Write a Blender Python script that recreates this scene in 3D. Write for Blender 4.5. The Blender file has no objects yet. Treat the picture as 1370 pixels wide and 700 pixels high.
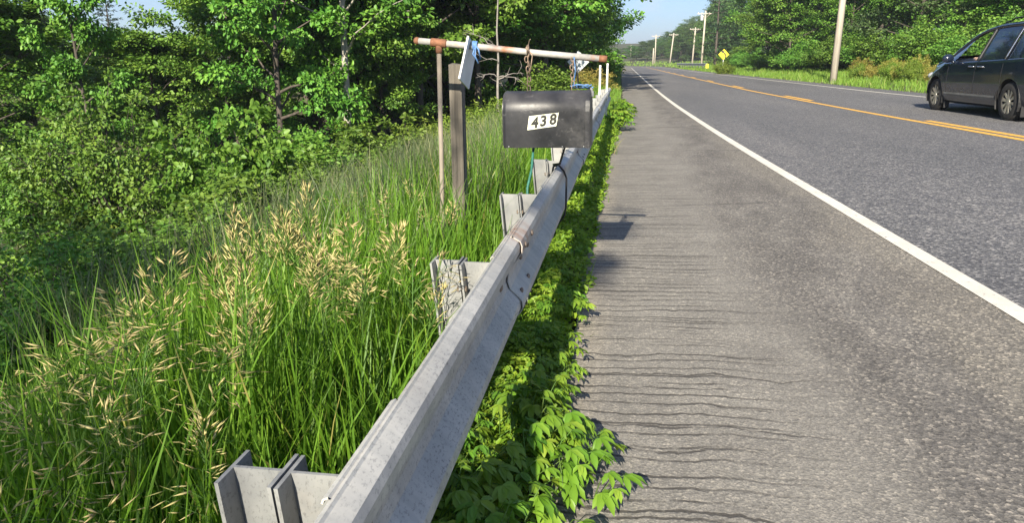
import bpy, bmesh, math, random
import numpy as np
from mathutils import Vector, Matrix, Euler
R_ = math.radians
SC = bpy.context.scene
COL = SC.collection
rng = np.random.default_rng(7)
random.seed(7)

# ------------------------------------------------------------------ camera
CAM_H = 1.20
PITCH, YAW = R_(15.04), R_(8.489)
cd = bpy.data.cameras.new('camera')
cam = bpy.data.objects.new('camera', cd)
COL.objects.link(cam)
cd.sensor_width = 36.0
cd.lens = 990.0 / 1370.0 * 36.0
cd.clip_start, cd.clip_end = 0.05, 5000
cam.location = (0, 0, CAM_H)
cam.rotation_euler = (R_(90) - PITCH, 0, YAW)
SC.camera = cam

# ------------------------------------------------------------------ sky, sun, exposure
SUN_EL, SUN_AZ = R_(29.5), R_(188.0)          # azimuth from +Y, clockwise
w = bpy.data.worlds.new('World'); SC.world = w; w.use_nodes = True
nt = w.node_tree; nt.nodes.clear()
out = nt.nodes.new('ShaderNodeOutputWorld'); bg = nt.nodes.new('ShaderNodeBackground')
sky = nt.nodes.new('ShaderNodeTexSky'); sky.sky_type = 'NISHITA'; sky.sun_disc = False
sky.sun_elevation = SUN_EL; sky.sun_rotation = SUN_AZ
sky.air_density = 1.0; sky.dust_density = 0.35; sky.ozone_density = 1.5; sky.altitude = 100
# a few soft summer clouds low in the sky
tc = nt.nodes.new('ShaderNodeTexCoord'); mp = nt.nodes.new('ShaderNodeMapping')
mp.inputs['Scale'].default_value = (1.0, 1.0, 2.6); mp.inputs['Location'].default_value = (0.62, 0.1, 0.0)
nz = nt.nodes.new('ShaderNodeTexNoise'); nz.inputs['Scale'].default_value = 4.0; nz.inputs['Detail'].default_value = 7; nz.inputs['Roughness'].default_value = .55
cr = nt.nodes.new('ShaderNodeValToRGB'); cr.color_ramp.elements[0].position = .52; cr.color_ramp.elements[1].position = .66
mx = nt.nodes.new('ShaderNodeMixRGB'); mx.inputs[2].default_value = (8.2, 8.6, 9.6, 1)
nt.links.new(tc.outputs['Generated'], mp.inputs[0]); nt.links.new(mp.outputs[0], nz.inputs['Vector'])
nt.links.new(nz.outputs['Fac'], cr.inputs[0]); nt.links.new(cr.outputs[0], mx.inputs[0])
tn = nt.nodes.new('ShaderNodeMixRGB'); tn.blend_type = 'MULTIPLY'; tn.inputs[0].default_value = 1; tn.inputs[2].default_value = (.72, .92, 1.28, 1)
nt.links.new(sky.outputs[0], tn.inputs[1]); nt.links.new(tn.outputs[0], mx.inputs[1]); nt.links.new(mx.outputs[0], bg.inputs[0])
bg.inputs[1].default_value = 0.05
nt.links.new(bg.outputs[0], out.inputs[0])
sd = bpy.data.lights.new('sun', 'SUN'); sun = bpy.data.objects.new('sun', sd); COL.objects.link(sun)
sd.energy = 5.0; sd.angle = R_(0.53); sd.color = (1.0, 0.91, 0.75)
sdir = Vector((math.sin(SUN_AZ) * math.cos(SUN_EL), math.cos(SUN_AZ) * math.cos(SUN_EL), math.sin(SUN_EL)))
sun.rotation_euler = sdir.to_track_quat('Z', 'Y').to_euler()
sun.location = (-3, -20, 15)
SC.view_settings.view_transform = 'Standard'; SC.view_settings.look = 'None'
SC.view_settings.exposure = 1.27; SC.view_settings.gamma = 1.0
SC.render.engine = 'CYCLES'
cy = SC.cycles
cy.max_bounces = 6; cy.diffuse_bounces = 3; cy.glossy_bounces = 3; cy.transmission_bounces = 4; cy.transparent_max_bounces = 8
cy.caustics_reflective = False; cy.caustics_refractive = False
cy.use_denoising = True
try:
    cy.denoiser = 'OPENIMAGEDENOISE'; cy.denoising_input_passes = 'RGB_ALBEDO_NORMAL'
except Exception: pass

# ------------------------------------------------------------------ helpers
def px(x, Y, y=84.0):
    """world point on the plane at distance Y ahead, seen in direction x,y of the 1370x700 photograph"""
    f = Vector((-math.sin(YAW) * math.cos(PITCH), math.cos(YAW) * math.cos(PITCH), -math.sin(PITCH)))
    r = Vector((math.cos(YAW), math.sin(YAW), 0)); u = r.cross(f)
    d = f + r * ((x - 685) / 990.0) + u * ((350 - y) / 990.0)
    return Vector((0, 0, CAM_H)) + d * (Y / d.y)

def tag(o, label=None, cat=None, group=None, kind=None):
    if label: o['label'] = label
    if cat: o['category'] = cat
    if group: o['group'] = group
    if kind: o['kind'] = kind
    return o

def empty(name, loc=(0, 0, 0), rz=0.0, label=None, cat=None, group=None):
    o = bpy.data.objects.new(name, None); COL.objects.link(o)
    o.location = loc; o.rotation_euler = (0, 0, rz); o.empty_display_size = .1
    return tag(o, label, cat, group)

def copy_tree(o, parent=None):
    c = o.copy(); COL.objects.link(c); c.parent = parent
    for ch in list(o.children): copy_tree(ch, c)
    return c

def link(name, me, mats, parent=None, smooth=False):
    o = bpy.data.objects.new(name, me); COL.objects.link(o)
    if not isinstance(mats, (list, tuple)): mats = [mats]
    if len(me.materials) == 0:
        for m in mats: me.materials.append(m)
    if smooth: me.polygons.foreach_set('use_smooth', np.ones(len(me.polygons), dtype=bool))
    if parent: o.parent = parent
    return o

def np_mesh(name, V, quads=None, tris=None, tint=None):
    """fast mesh from numpy; tint = per-vertex float attribute"""
    V = np.ascontiguousarray(V, dtype=np.float32)
    me = bpy.data.meshes.new(name)
    nq = 0 if quads is None else len(quads); ntr = 0 if tris is None else len(tris)
    me.vertices.add(len(V)); me.vertices.foreach_set('co', V.ravel())
    idx = []
    if nq: idx.append(np.asarray(quads, dtype=np.int32).ravel())
    if ntr: idx.append(np.asarray(tris, dtype=np.int32).ravel())
    idx = np.concatenate(idx)
    me.loops.add(len(idx)); me.loops.foreach_set('vertex_index', idx)
    me.polygons.add(nq + ntr)
    starts = np.concatenate([np.arange(nq) * 4, nq * 4 + np.arange(ntr) * 3]).astype(np.int32)
    me.polygons.foreach_set('loop_start', starts)
    if tint is not None:
        a = me.attributes.new('tint', 'FLOAT', 'POINT'); a.data.foreach_set('value', np.ascontiguousarray(tint, dtype=np.float32))
    me.update(calc_edges=True)
    me.validate()
    return me

class MB:
    """collects boxes, tubes, prisms ... into ONE mesh"""
    def __init__(s): s.v = []; s.f = []; s.mi = []
    def add(s, V, F, m=0):
        b = len(s.v); s.v += [tuple(x) for x in V]; s.f += [tuple(i + b for i in f) for f in F]; s.mi += [m] * len(F)
        return s
    def box(s, c, d, M=None, m=0):
        V = []
        for z in (-.5, .5):
            for y in (-.5, .5):
                for x in (-.5, .5):
                    p = Vector((x * d[0], y * d[1], z * d[2]))
                    if M is not None: p = M @ p
                    V.append(p + Vector(c))
        return s.add(V, [(0, 2, 3, 1), (4, 5, 7, 6), (0, 1, 5, 4), (2, 6, 7, 3), (0, 4, 6, 2), (1, 3, 7, 5)], m)
    def tube(s, pts, r, n=8, m=0, cap=True):
        pts = [Vector(p) for p in pts]
        rs = r if isinstance(r, (list, tuple)) else [r] * len(pts)
        V = []; F = []; up = None
        for i, p in enumerate(pts):
            t = (pts[min(i + 1, len(pts) - 1)] - pts[max(i - 1, 0)]).normalized()
            if up is None:
                up = Vector((0, 0, 1)) if abs(t.z) < .9 else Vector((1, 0, 0))
            a = up - t * up.dot(t); a.normalize(); b = t.cross(a); up = a
            for k in range(n):
                an = 2 * math.pi * k / n
                V.append(p + (a * math.cos(an) + b * math.sin(an)) * rs[i])
        for i in range(len(pts) - 1):
            for k in range(n):
                k2 = (k + 1) % n
                F.append((i * n + k, i * n + k2, (i + 1) * n + k2, (i + 1) * n + k))
        if cap:
            F.append(tuple(range(n - 1, -1, -1))); F.append(tuple((len(pts) - 1) * n + k for k in range(n)))
        return s.add(V, F, m)
    def extrude(s, poly, d0, d1, M, m=0):
        """poly (a,b) swept from d0 to d1; M maps (a,b,d) to world"""
        n = len(poly)
        V = [M(a, b, d0) for a, b in poly] + [M(a, b, d1) for a, b in poly]
        F = [(i, (i + 1) % n, n + (i + 1) % n, n + i) for i in range(n)]
        F.append(tuple(range(n - 1, -1, -1))); F.append(tuple(range(n, 2 * n)))
        return s.add(V, F, m)
    def ball(s, c, r, n=8, m=0, sc=(1, 1, 1)):
        V = []; F = []
        for i in range(1, n):
            for k in range(n):
                th = math.pi * i / n; ph = 2 * math.pi * k / n
                V.append(Vector((c[0] + r * sc[0] * math.sin(th) * math.cos(ph), c[1] + r * sc[1] * math.sin(th) * math.sin(ph), c[2] + r * sc[2] * math.cos(th))))
        V.append(Vector((c[0], c[1], c[2] + r * sc[2]))); V.append(Vector((c[0], c[1], c[2] - r * sc[2])))
        for i in range(n - 2):
            for k in range(n):
                F.append((i * n + k, (i + 1) * n + k, (i + 1) * n + (k + 1) % n, i * n + (k + 1) % n))
        for k in range(n):
            F.append((len(V) - 2, k, (k + 1) % n)); F.append((len(V) - 1, (n - 2) * n + (k + 1) % n, (n - 2) * n + k))
        return s.add(V, F, m)
    def mesh(s, name):
        me = bpy.data.meshes.new(name); me.from_pydata(s.v, [], s.f)
        me.polygons.foreach_set('material_index', s.mi); me.update()
        return me
    def build(s, name, mats, parent=None, smooth=False, bevel=0, angle=None):
        me = s.mesh(name)
        bm = bmesh.new(); bm.from_mesh(me); bmesh.ops.recalc_face_normals(bm, faces=bm.faces); 
        if bevel:
            es = [e for e in bm.edges if len(e.link_faces) == 2 and e.calc_face_angle(0) > .6]
            bmesh.ops.bevel(bm, geom=es, offset=bevel, segments=2, affect='EDGES', profile=.6)
        bm.to_mesh(me); bm.free()
        o = link(name, me, mats, parent, smooth)
        if angle is not None:
            o.data.polygons.foreach_set('use_smooth', np.ones(len(me.polygons), dtype=bool))
            try: o.data.set_sharp_from_angle(angle=R_(angle))
            except Exception: pass
        return o

# ------------------------------------------------------------------ materials
def new_mat(name):
    m = bpy.data.materials.new(name); m.use_nodes = True
    n = m.node_tree; b = n.nodes['Principled BSDF']
    return m, n, b
def N(n, t, **kw):
    o = n.nodes.new(t)
    for k, v in kw.items():
        if k in o.inputs: o.inputs[k].default_value = v
        else: setattr(o, k, v)
    return o
def ramp(n, src, stops):
    r = N(n, 'ShaderNodeValToRGB')
    els = r.color_ramp.elements
    while len(els) < len(stops): els.new(.5)
    for e, (p, c) in zip(els, stops):
        e.position = p; e.color = (*c, 1) if len(c) == 3 else c
    n.links.new(src, r.inputs[0]); return r.outputs[0]
def mixc(n, fac, a, b, mode='MIX'):
    m = N(n, 'ShaderNodeMixRGB', blend_type=mode)
    for i, x in ((0, fac), (1, a), (2, b)):
        if hasattr(x, 'links'): n.links.new(x, m.inputs[i])
        elif isinstance(x, (int, float)): m.inputs[i].default_value = x
        else: m.inputs[i].default_value = (*x, 1)
    return m.outputs[0]
def math_(n, op, a, b=None, c=None, clamp=False):
    m = N(n, 'ShaderNodeMath', operation=op); m.use_clamp = clamp
    for i, x in enumerate((a, b, c)):
        if x is None: continue
        if hasattr(x, 'links'): n.links.new(x, m.inputs[i])
        else: m.inputs[i].default_value = x
    return m.outputs[0]
def noise(n, vec, scale, detail=4, rough=.55, sc=None, W=None):
    if sc is not None:
        mp = N(n, 'ShaderNodeMapping'); mp.inputs['Scale'].default_value = sc; n.links.new(vec, mp.inputs[0]); vec = mp.outputs[0]
    t = N(n, 'ShaderNodeTexNoise'); t.inputs['Scale'].default_value = scale; t.inputs['Detail'].default_value = detail; t.inputs['Roughness'].default_value = rough
    n.links.new(vec, t.inputs['Vector']); return t.outputs['Fac']
def coord(n, kind='Object'):
    return N(n, 'ShaderNodeTexCoord').outputs[kind]
def bump(n, b, h, strength=.3, dist=.01):
    k = N(n, 'ShaderNodeBump'); k.inputs['Strength'].default_value = strength; k.inputs['Distance'].default_value = dist
    n.links.new(h, k.inputs['Height']); n.links.new(k.outputs[0], b.inputs['Normal'])

def simple(name, col, rough=.6, metal=0.0, var=.25, scale=6, bmp=0.0, spec=.5, sc=None):
    m, n, b = new_mat(name); c = coord(n)
    f = noise(n, c, scale, 5, .6, sc)
    dark = tuple(x * (1 - var) for x in col); lite = tuple(min(1, x * (1 + var)) for x in col)
    n.links.new(ramp(n, f, [(.3, dark), (.7, lite)]), b.inputs['Base Color'])
    b.inputs['Roughness'].default_value = rough; b.inputs['Metallic'].default_value = metal
    b.inputs['Specular IOR Level'].default_value = spec
    if bmp: bump(n, b, f, bmp, .01)
    return m

def leaf_mat(name, stops, trans=.28, rough=.5, hue=.03, spec=.35, objvar=.35, tgain=(1.25, 1.25, .6)):
    """foliage: three greens picked by a per-leaf value, slightly shifted per plant"""
    m, n, b = new_mat(name)
    at = N(n, 'ShaderNodeAttribute'); at.attribute_name = 'tint'
    c = ramp(n, at.outputs['Fac'], stops)
    oi = N(n, 'ShaderNodeObjectInfo')
    hs = N(n, 'ShaderNodeHueSaturation')
    n.links.new(c, hs.inputs['Color'])
    n.links.new(math_(n, 'MULTIPLY_ADD', oi.outputs['Random'], hue, .5 - hue / 2), hs.inputs['Hue'])
    n.links.new(math_(n, 'MULTIPLY_ADD', oi.outputs['Random'], objvar, 1 - objvar / 2), hs.inputs['Value'])
    n.links.new(hs.outputs[0], b.inputs['Base Color'])
    b.inputs['Roughness'].default_value = rough; b.inputs['Specular IOR Level'].default_value = spec
    tr = N(n, 'ShaderNodeBsdfTranslucent'); mx = N(n, 'ShaderNodeMixShader'); mx.inputs[0].default_value = trans
    tcol = mixc(n, 1.0, hs.outputs[0], tgain, 'MULTIPLY')
    n.links.new(tcol, tr.inputs['Color'])
    n.links.new(b.outputs[0], mx.inputs[1]); n.links.new(tr.outputs[0], mx.inputs[2])
    n.links.new(mx.outputs[0], n.nodes['Material Output'].inputs['Surface'])
    return m

M = {}
M['leaf_maple'] = leaf_mat('leaf_maple', [(0, (.046, .125, .017)), (.5, (.098, .22, .026)), (1, (.18, .31, .04))], trans=.18)
M['leaf_bright'] = leaf_mat('leaf_bright', [(0, (.07, .15, .02)), (.5, (.12, .22, .03)), (1, (.19, .30, .045))])
M['leaf_dull'] = leaf_mat('leaf_dull', [(0, (.04, .085, .03)), (.5, (.07, .125, .04)), (1, (.12, .18, .065))], trans=.25)
M['leaf_shrub'] = leaf_mat('leaf_shrub', [(0, (.05, .135, .018)), (.5, (.105, .225, .028)), (1, (.19, .32, .043))], trans=.18)
M['leaf_far'] = leaf_mat('leaf_far', [(0, (.055, .11, .03)), (.5, (.085, .155, .038)), (1, (.13, .20, .055))], trans=.25)
M['needle'] = leaf_mat('needle', [(0, (.03, .07, .03)), (.5, (.05, .10, .042)), (1, (.08, .14, .06))], trans=.15)
M['herb'] = leaf_mat('herb', [(0, (.09, .17, .02)), (.5, (.16, .25, .03)), (1, (.26, .33, .05))], objvar=.25)
M['grass'] = leaf_mat('grass', [(0, (.075, .17, .016)), (.45, (.15, .28, .024)), (.8, (.25, .37, .04)), (1, (.42, .38, .12))], trans=.4, objvar=.1)
M['grass_verge'] = leaf_mat('grass_verge', [(0, (.12, .22, .03)), (.5, (.20, .33, .045)), (.85, (.29, .39, .07)), (1, (.40, .36, .14))], trans=.35, objvar=.1)
M['grass_haze'] = leaf_mat('grass_haze', [(0, (.08, .13, .05)), (.6, (.14, .18, .08)), (1, (.30, .29, .16))], trans=.3, objvar=.1)
M['creeper'] = leaf_mat('creeper', [(0, (.075, .18, .018)), (.5, (.15, .285, .026)), (.85, (.24, .37, .04)), (1, (.36, .36, .06))], trans=.35, rough=.42, spec=.45, objvar=.15)
M['cover'] = leaf_mat('cover', [(0, (.09, .20, .016)), (.5, (.18, .31, .025)), (1, (.30, .40, .04))], trans=.35, objvar=.1)
M['seed'] = leaf_mat('seed', [(0, (.26, .27, .09)), (.4, (.50, .44, .18)), (1, (.70, .59, .29))], trans=.3, rough=.5, hue=.02, objvar=.3, tgain=(1.1, 1, .7))
M['stem'] = leaf_mat('stem', [(0, (.09, .17, .03)), (1, (.26, .30, .07))], trans=.15, objvar=.2)
M['goldweed'] = leaf_mat('goldweed', [(0, (.16, .2, .03)), (.5, (.34, .31, .07)), (1, (.45, .36, .1))], objvar=.2)
M['bark'] = simple('bark', (.075, .062, .05), .9, var=.45, scale=9, bmp=.6, sc=(1, 1, .25))
M['bark_pale'] = simple('bark_pale', (.36, .33, .28), .9, var=.35, scale=7, bmp=.5, sc=(1, 1, .4))
M['deadwood'] = simple('deadwood', (.22, .20, .18), .9, var=.3, scale=12)
M['polewood'] = simple('polewood', (.46, .41, .34), .9, var=.25, scale=6, bmp=.4, sc=(3, 3, .2))
M['soil'] = simple('soil', (.075, .062, .042), .95, var=.5, scale=3, bmp=.5)

# ground under the plants: dark earth, thatch and leaf litter
def m_ground():
    m, n, b = new_mat('ground_earth'); c = coord(n)
    f = noise(n, c, .8, 6, .65); g = noise(n, c, 18, 4, .7)
    base = ramp(n, f, [(.3, (.045, .05, .022)), (.55, (.07, .075, .03)), (.75, (.11, .10, .05))])
    n.links.new(mixc(n, .6, base, ramp(n, g, [(.35, (.5, .5, .45)), (.7, (1.4, 1.35, 1.2))]), 'MULTIPLY'), b.inputs['Base Color'])
    b.inputs['Roughness'].default_value = .95; bump(n, b, g, .6, .03); return m
M['ground'] = m_ground()

def aggregate(n, c, big=55, small=170):
    """stone chips in asphalt: value 0..1 for chip brightness"""
    v = N(n, 'ShaderNodeTexVoronoi'); v.inputs['Scale'].default_value = big; n.links.new(c, v.inputs['Vector'])
    v2 = N(n, 'ShaderNodeTexVoronoi'); v2.inputs['Scale'].default_value = small; n.links.new(c, v2.inputs['Vector'])
    s1 = N(n, 'ShaderNodeSeparateColor'); n.links.new(v.outputs['Color'], s1.inputs[0])
    s2 = N(n, 'ShaderNodeSeparateColor'); n.links.new(v2.outputs['Color'], s2.inputs[0])
    return s1.outputs[0], s2.outputs[0], v.outputs['Distance']

def m_lane():
    m, n, b = new_mat('asphalt_lane'); c = coord(n)
    a1, a2, dist = aggregate(n, c, 62, 150)
    base = ramp(n, noise(n, c, .55, 5, .6, (1, .12, 1)), [(.3, (.105, .107, .112)), (.55, (.138, .138, .141)), (.75, (.175, .171, .167))])
    blot = ramp(n, noise(n, c, 7, 4, .7), [(.35, (.82, .82, .84)), (.65, (1.15, 1.14, 1.12))])
    base = mixc(n, .8, base, blot, 'MULTIPLY')
    chips = ramp(n, a1, [(.0, (.45, .45, .48)), (.5, (.82, .82, .83)), (.8, (1.25, 1.22, 1.18)), (.97, (2.3, 2.2, 2.05))])
    chips2 = ramp(n, a2, [(0, (.6, .6, .6)), (.7, (1.05, 1.05, 1.05)), (1, (1.7, 1.65, 1.6))])
    col = mixc(n, .75, mixc(n, .85, base, chips, 'MULTIPLY'), chips2, 'MULTIPLY')
    # old transverse crack and scuffs far up the lane
    sx = N(n, 'ShaderNodeSeparateXYZ'); n.links.new(c, sx.inputs[0])
    n.links.new(col, b.inputs['Base Color']); b.inputs['Roughness'].default_value = .78
    b.inputs['Specular IOR Level'].default_value = .35
    bump(n, b, math_(n, 'ADD', a1, dist), .5, .006); return m
M['lane'] = m_lane()

def m_shoulder():
    m, n, b = new_mat('asphalt_shoulder'); c = coord(n)
    sx = N(n, 'ShaderNodeSeparateXYZ'); n.links.new(c, sx.inputs[0]); X, Y = sx.outputs[0], sx.outputs[1]
    a1, a2, dist = aggregate(n, c, 95, 210)
    edge = noise(n, c, 1.6, 5, .6, (1, .35, 1))
    # left half: older, paler and ravelled; right half: darker open-textured mix
    t = math_(n, 'ADD', X, math_(n, 'MULTIPLY', math_(n, 'SUBTRACT', edge, .5), 1.1))
    old = math_(n, 'SMOOTH_MIN', 1.0, math_(n, 'MAXIMUM', math_(n, 'MULTIPLY', math_(n, 'SUBTRACT', t, .62), 3.2), 0), .1)
    pale = ramp(n, noise(n, c, 2.2, 6, .65), [(.3, (.172, .162, .148)), (.7, (.240, .228, .206))])
    dark = ramp(n, noise(n, c, 3.0, 6, .7, (1, .4, 1)), [(.3, (.105, .099, .093)), (.52, (.150, .141, .131)), (.72, (.205, .194, .178))])
    col = mixc(n, old, pale, dark)
    rightpale = math_(n, 'MULTIPLY', math_(n, 'SUBTRACT', t, 1.28), 4.0, clamp=True)
    col = mixc(n, math_(n, 'MULTIPLY', rightpale, .65), col, (.20, .185, .16))
    # sandy grit washed along the very edge
    grit = math_(n, 'MULTIPLY', math_(n, 'SUBTRACT', math_(n, 'MULTIPLY_ADD', edge, .35, -.20), X), 6.0, clamp=True)
    col = mixc(n, math_(n, 'MULTIPLY', grit, .55), col, (.33, .29, .23))
    chips = ramp(n, a1, [(0, (.42, .42, .42)), (.5, (.88, .88, .88)), (.85, (1.25, 1.22, 1.15)), (1, (2.5, 2.4, 2.2))])
    chips2 = ramp(n, a2, [(0, (.62, .62, .62)), (.7, (1.05, 1.05, 1.03)), (1, (1.6, 1.55, 1.5))])
    amt = math_(n, 'MULTIPLY_ADD', old, .45, .28)
    col = mixc(n, .65, mixc(n, amt, col, chips, 'MULTIPLY'), chips2, 'MULTIPLY')
    # fine transverse cracks: irregular bands across the shoulder, fading to the right
    def cracks(freq, off, wid, thr, xfade, amp):
        wob = math_(n, 'MULTIPLY', math_(n, 'SUBTRACT', noise(n, c, 2.2, 5, .6, (1, .6, 1)), .5), amp)
        ph = math_(n, 'ADD', math_(n, 'MULTIPLY_ADD', Y, freq, off), math_(n, 'ADD', wob, math_(n, 'MULTIPLY', X, .25)))
        idx = math_(n, 'FLOOR', ph); fr = math_(n, 'SUBTRACT', math_(n, 'FRACT', ph), .5)
        wn = N(n, 'ShaderNodeTexWhiteNoise', noise_dimensions='1D'); n.links.new(idx, wn.inputs['W'])
        rnd = wn.outputs['Value']
        fr = math_(n, 'ADD', fr, math_(n, 'MULTIPLY', math_(n, 'SUBTRACT', rnd, .5), .55))
        seg = noise(n, c, 1.0, 5, .75, (2.4, 9.5, 1))
        on = math_(n, 'MULTIPLY', math_(n, 'SUBTRACT', math_(n, 'ADD', seg, math_(n, 'MULTIPLY', rnd, .35)), thr), 7.0, clamp=True)
        ww = math_(n, 'MULTIPLY', math_(n, 'MULTIPLY_ADD', noise(n, c, 9, 3, .6), .8, .6), wid)
        line = math_(n, 'SUBTRACT', 1.0, math_(n, 'DIVIDE', math_(n, 'ABSOLUTE', fr), ww), clamp=True)
        line = math_(n, 'MULTIPLY', line, 2.2, clamp=True)
        fade = math_(n, 'MULTIPLY', math_(n, 'SUBTRACT', xfade, t), 3.0, clamp=True)
        return math_(n, 'MULTIPLY', math_(n, 'MULTIPLY', line, on), fade)
    k1 = cracks(12.5, .3, .10, .50, .66, 1.9)
    k2 = cracks(6.4, 7.7, .055, .53, .80, 1.5)
    ck = math_(n, 'MAXIMUM', k1, k2)
    col = mixc(n, math_(n, 'MULTIPLY', ck, .84), col, (.045, .041, .037))
    # a few long tarred joints right across
    wob = math_(n, 'MULTIPLY', math_(n, 'SUBTRACT', noise(n, c, 1.2, 5, .6), .5), .5)
    yy = math_(n, 'ADD', Y, wob)
    for y0, wd in ((10.3, .045), (6.35, .03), (14.2, .05), (31.0, .25), (37.5, .35)):
        l = math_(n, 'SUBTRACT', 1.0, math_(n, 'DIVIDE', math_(n, 'ABSOLUTE', math_(n, 'SUBTRACT', yy, y0)), wd), clamp=True)
        col = mixc(n, math_(n, 'MULTIPLY', l, .6), col, (.045, .042, .04))
    n.links.new(col, b.inputs['Base Color']); b.inputs['Roughness'].default_value = .85
    b.inputs['Specular IOR Level'].default_value = .3
    h = math_(n, 'SUBTRACT', math_(n, 'ADD', a1, dist), math_(n, 'MULTIPLY', ck, .8))
    bump(n, b, h, .4, .004); return m
M['shoulder'] = m_shoulder()

def m_paint(name, col, wear):
    m, n, b = new_mat(name); c = coord(n)
    a1, a2, d = aggregate(n, c, 70, 180)
    col = mixc(n, 1.0, col, ramp(n, noise(n, c, 5, 5, .6), [(.3, (.86, .85, .83)), (.7, (1.04, 1.03, 1.02))]), 'MULTIPLY')
    f = math_(n, 'MULTIPLY', math_(n, 'SUBTRACT', math_(n, 'ADD', noise(n, c, 14, 5, .7), math_(n, 'MULTIPLY', a1, .25)), wear), 8, clamp=True)
    n.links.new(mixc(n, f, col, (.13, .125, .12)), b.inputs['Base Color'])
    b.inputs['Roughness'].default_value = .7; bump(n, b, a1, .3, .004); return m
M['paint_white'] = m_paint('paint_white', (.64, .61, .54), .78)
M['paint_yellow'] = m_paint('paint_yellow', (.72, .40, .06), .76)

def m_galv(nm='galvanised_rail', lo=(.34, .335, .315), hi=(.54, .525, .48), runs=.5):
    m, n, b = new_mat(nm); c = coord(n)
    sx = N(n, 'ShaderNodeSeparateXYZ'); n.links.new(c, sx.inputs[0])
    broad = noise(n, c, 3.5, 5, .6)
    run = noise(n, c, 30, 4, .6, (.25, 1, .18))          # runs down the face
    spk = noise(n, c, 190, 4, .75, (1, .45, .6))
    blot = noise(n, c, 2.0, 3, .5, (1, .6, 1))
    col = ramp(n, broad, [(.3, lo), (.7, hi)])
    col = mixc(n, runs, col, ramp(n, run, [(.35, (.72, .74, .77)), (.6, (1.05, 1.05, 1.05)), (.75, (1.22, 1.21, 1.18))]), 'MULTIPLY')
    dots = math_(n, 'MULTIPLY', math_(n, 'SUBTRACT', spk, .54), 12, clamp=True)
    reg = math_(n, 'MULTIPLY', math_(n, 'SUBTRACT', blot, .40), 5, clamp=True)
    col = mixc(n, math_(n, 'MULTIPLY', math_(n, 'MULTIPLY', dots, reg), .62), col, (.10, .10, .105))
    tan = math_(n, 'MULTIPLY', math_(n, 'SUBTRACT', noise(n, c, 5, 4, .6, (1, .5, 1)), .55), 4, clamp=True)
    col = mixc(n, math_(n, 'MULTIPLY', tan, .3), col, (.38, .29, .19))
    # rust round the bolted splices
    for y0, s in ((2.47, .20), (4.15, .16), (6.3, .25)):
        d = math_(n, 'DIVIDE', math_(n, 'ABSOLUTE', math_(n, 'SUBTRACT', sx.outputs[1], y0)), s)
        k = math_(n, 'MULTIPLY', math_(n, 'SUBTRACT', 1.0, d, clamp=True), math_(n, 'MULTIPLY', math_(n, 'SUBTRACT', noise(n, c, 16, 4, .6), .33), 4, clamp=True))
        k = math_(n, 'MULTIPLY', k, math_(n, 'MULTIPLY', math_(n, 'SUBTRACT', sx.outputs[2], .50), 20, clamp=True))
        col = mixc(n, math_(n, 'MULTIPLY', k, .8), col, (.27, .12, .05))
    n.links.new(col, b.inputs['Base Color'])
    b.inputs['Metallic'].default_value = .1; b.inputs['Roughness'].default_value = .5
    bump(n, b, run, .12, .004); return m
M['galv'] = m_galv()
M['galv_post'] = m_galv('galvanised_post', (.20, .205, .205), (.37, .37, .355), .8)
M['post_steel'] = simple('post_steel', (.25, .255, .255), .55, .15, .34, 11, .1, sc=(1, 1, .35))
M['bolt'] = simple('bolt', (.24, .19, .15), .6, .6, .3, 40)

def m_pipe():
    m, n, b = new_mat('painted_pipe'); c = coord(n)
    f = noise(n, c, 5.5, 4, .6); g = noise(n, c, 30, 4, .7)
    col = ramp(n, g, [(.3, (.27, .262, .24)), (.7, (.42, .405, .375))])
    k = math_(n, 'MULTIPLY', math_(n, 'SUBTRACT', math_(n, 'MULTIPLY_ADD', g, .3, f), .66), 7, clamp=True)
    n.links.new(mixc(n, k, col, ramp(n, g, [(.3, (.26, .10, .045)), (.7, (.46, .20, .09))])), b.inputs['Base Color'])
    b.inputs['Roughness'].default_value = .6; bump(n, b, g, .2, .003); return m
M['pipe'] = m_pipe()
M['pipe_post'] = simple('pipe_post', (.235, .20, .155), .7, .1, .35, 14, .1, sc=(1, 1, .3))
M['rust'] = simple('rust', (.21, .095, .05), .8, .15, .4, 30, .3)
M['chain'] = simple('chain', (.30, .22, .16), .6, .5, .45, 40)
M['wire'] = simple('wire', (.06, .06, .065), .5, .3, .3, 20)
def m_post():
    m, n, b = new_mat('weathered_post'); c = coord(n)
    g = noise(n, c, 26, 6, .65, (1, 1, .045)); f = noise(n, c, 3, 4, .6)
    col = ramp(n, g, [(.30, (.05, .044, .038)), (.48, (.135, .12, .10)), (.70, (.23, .21, .18))])
    n.links.new(mixc(n, .5, col, ramp(n, f, [(.3, (.75, .72, .68)), (.7, (1.15, 1.1, 1.0))]), 'MULTIPLY'), b.inputs['Base Color'])
    b.inputs['Roughness'].default_value = .9; bump(n, b, g, .8, .006); return m
M['post'] = m_post()
M['board'] = simple('board', (.78, .79, .78), .65, 0, .12, 9, .08)
M['board_edge'] = simple('board_edge', (.70, .67, .60), .75, 0, .1, 9)
M['rope'] = simple('rope', (.10, .21, .42), .6, 0, .35, 60)
M['cord_green'] = simple('cord_green', (.02, .12, .09), .55, 0, .3, 40)
M['cord_black'] = simple('cord_black', (.018, .018, .02), .55, 0, .3, 40)
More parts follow.
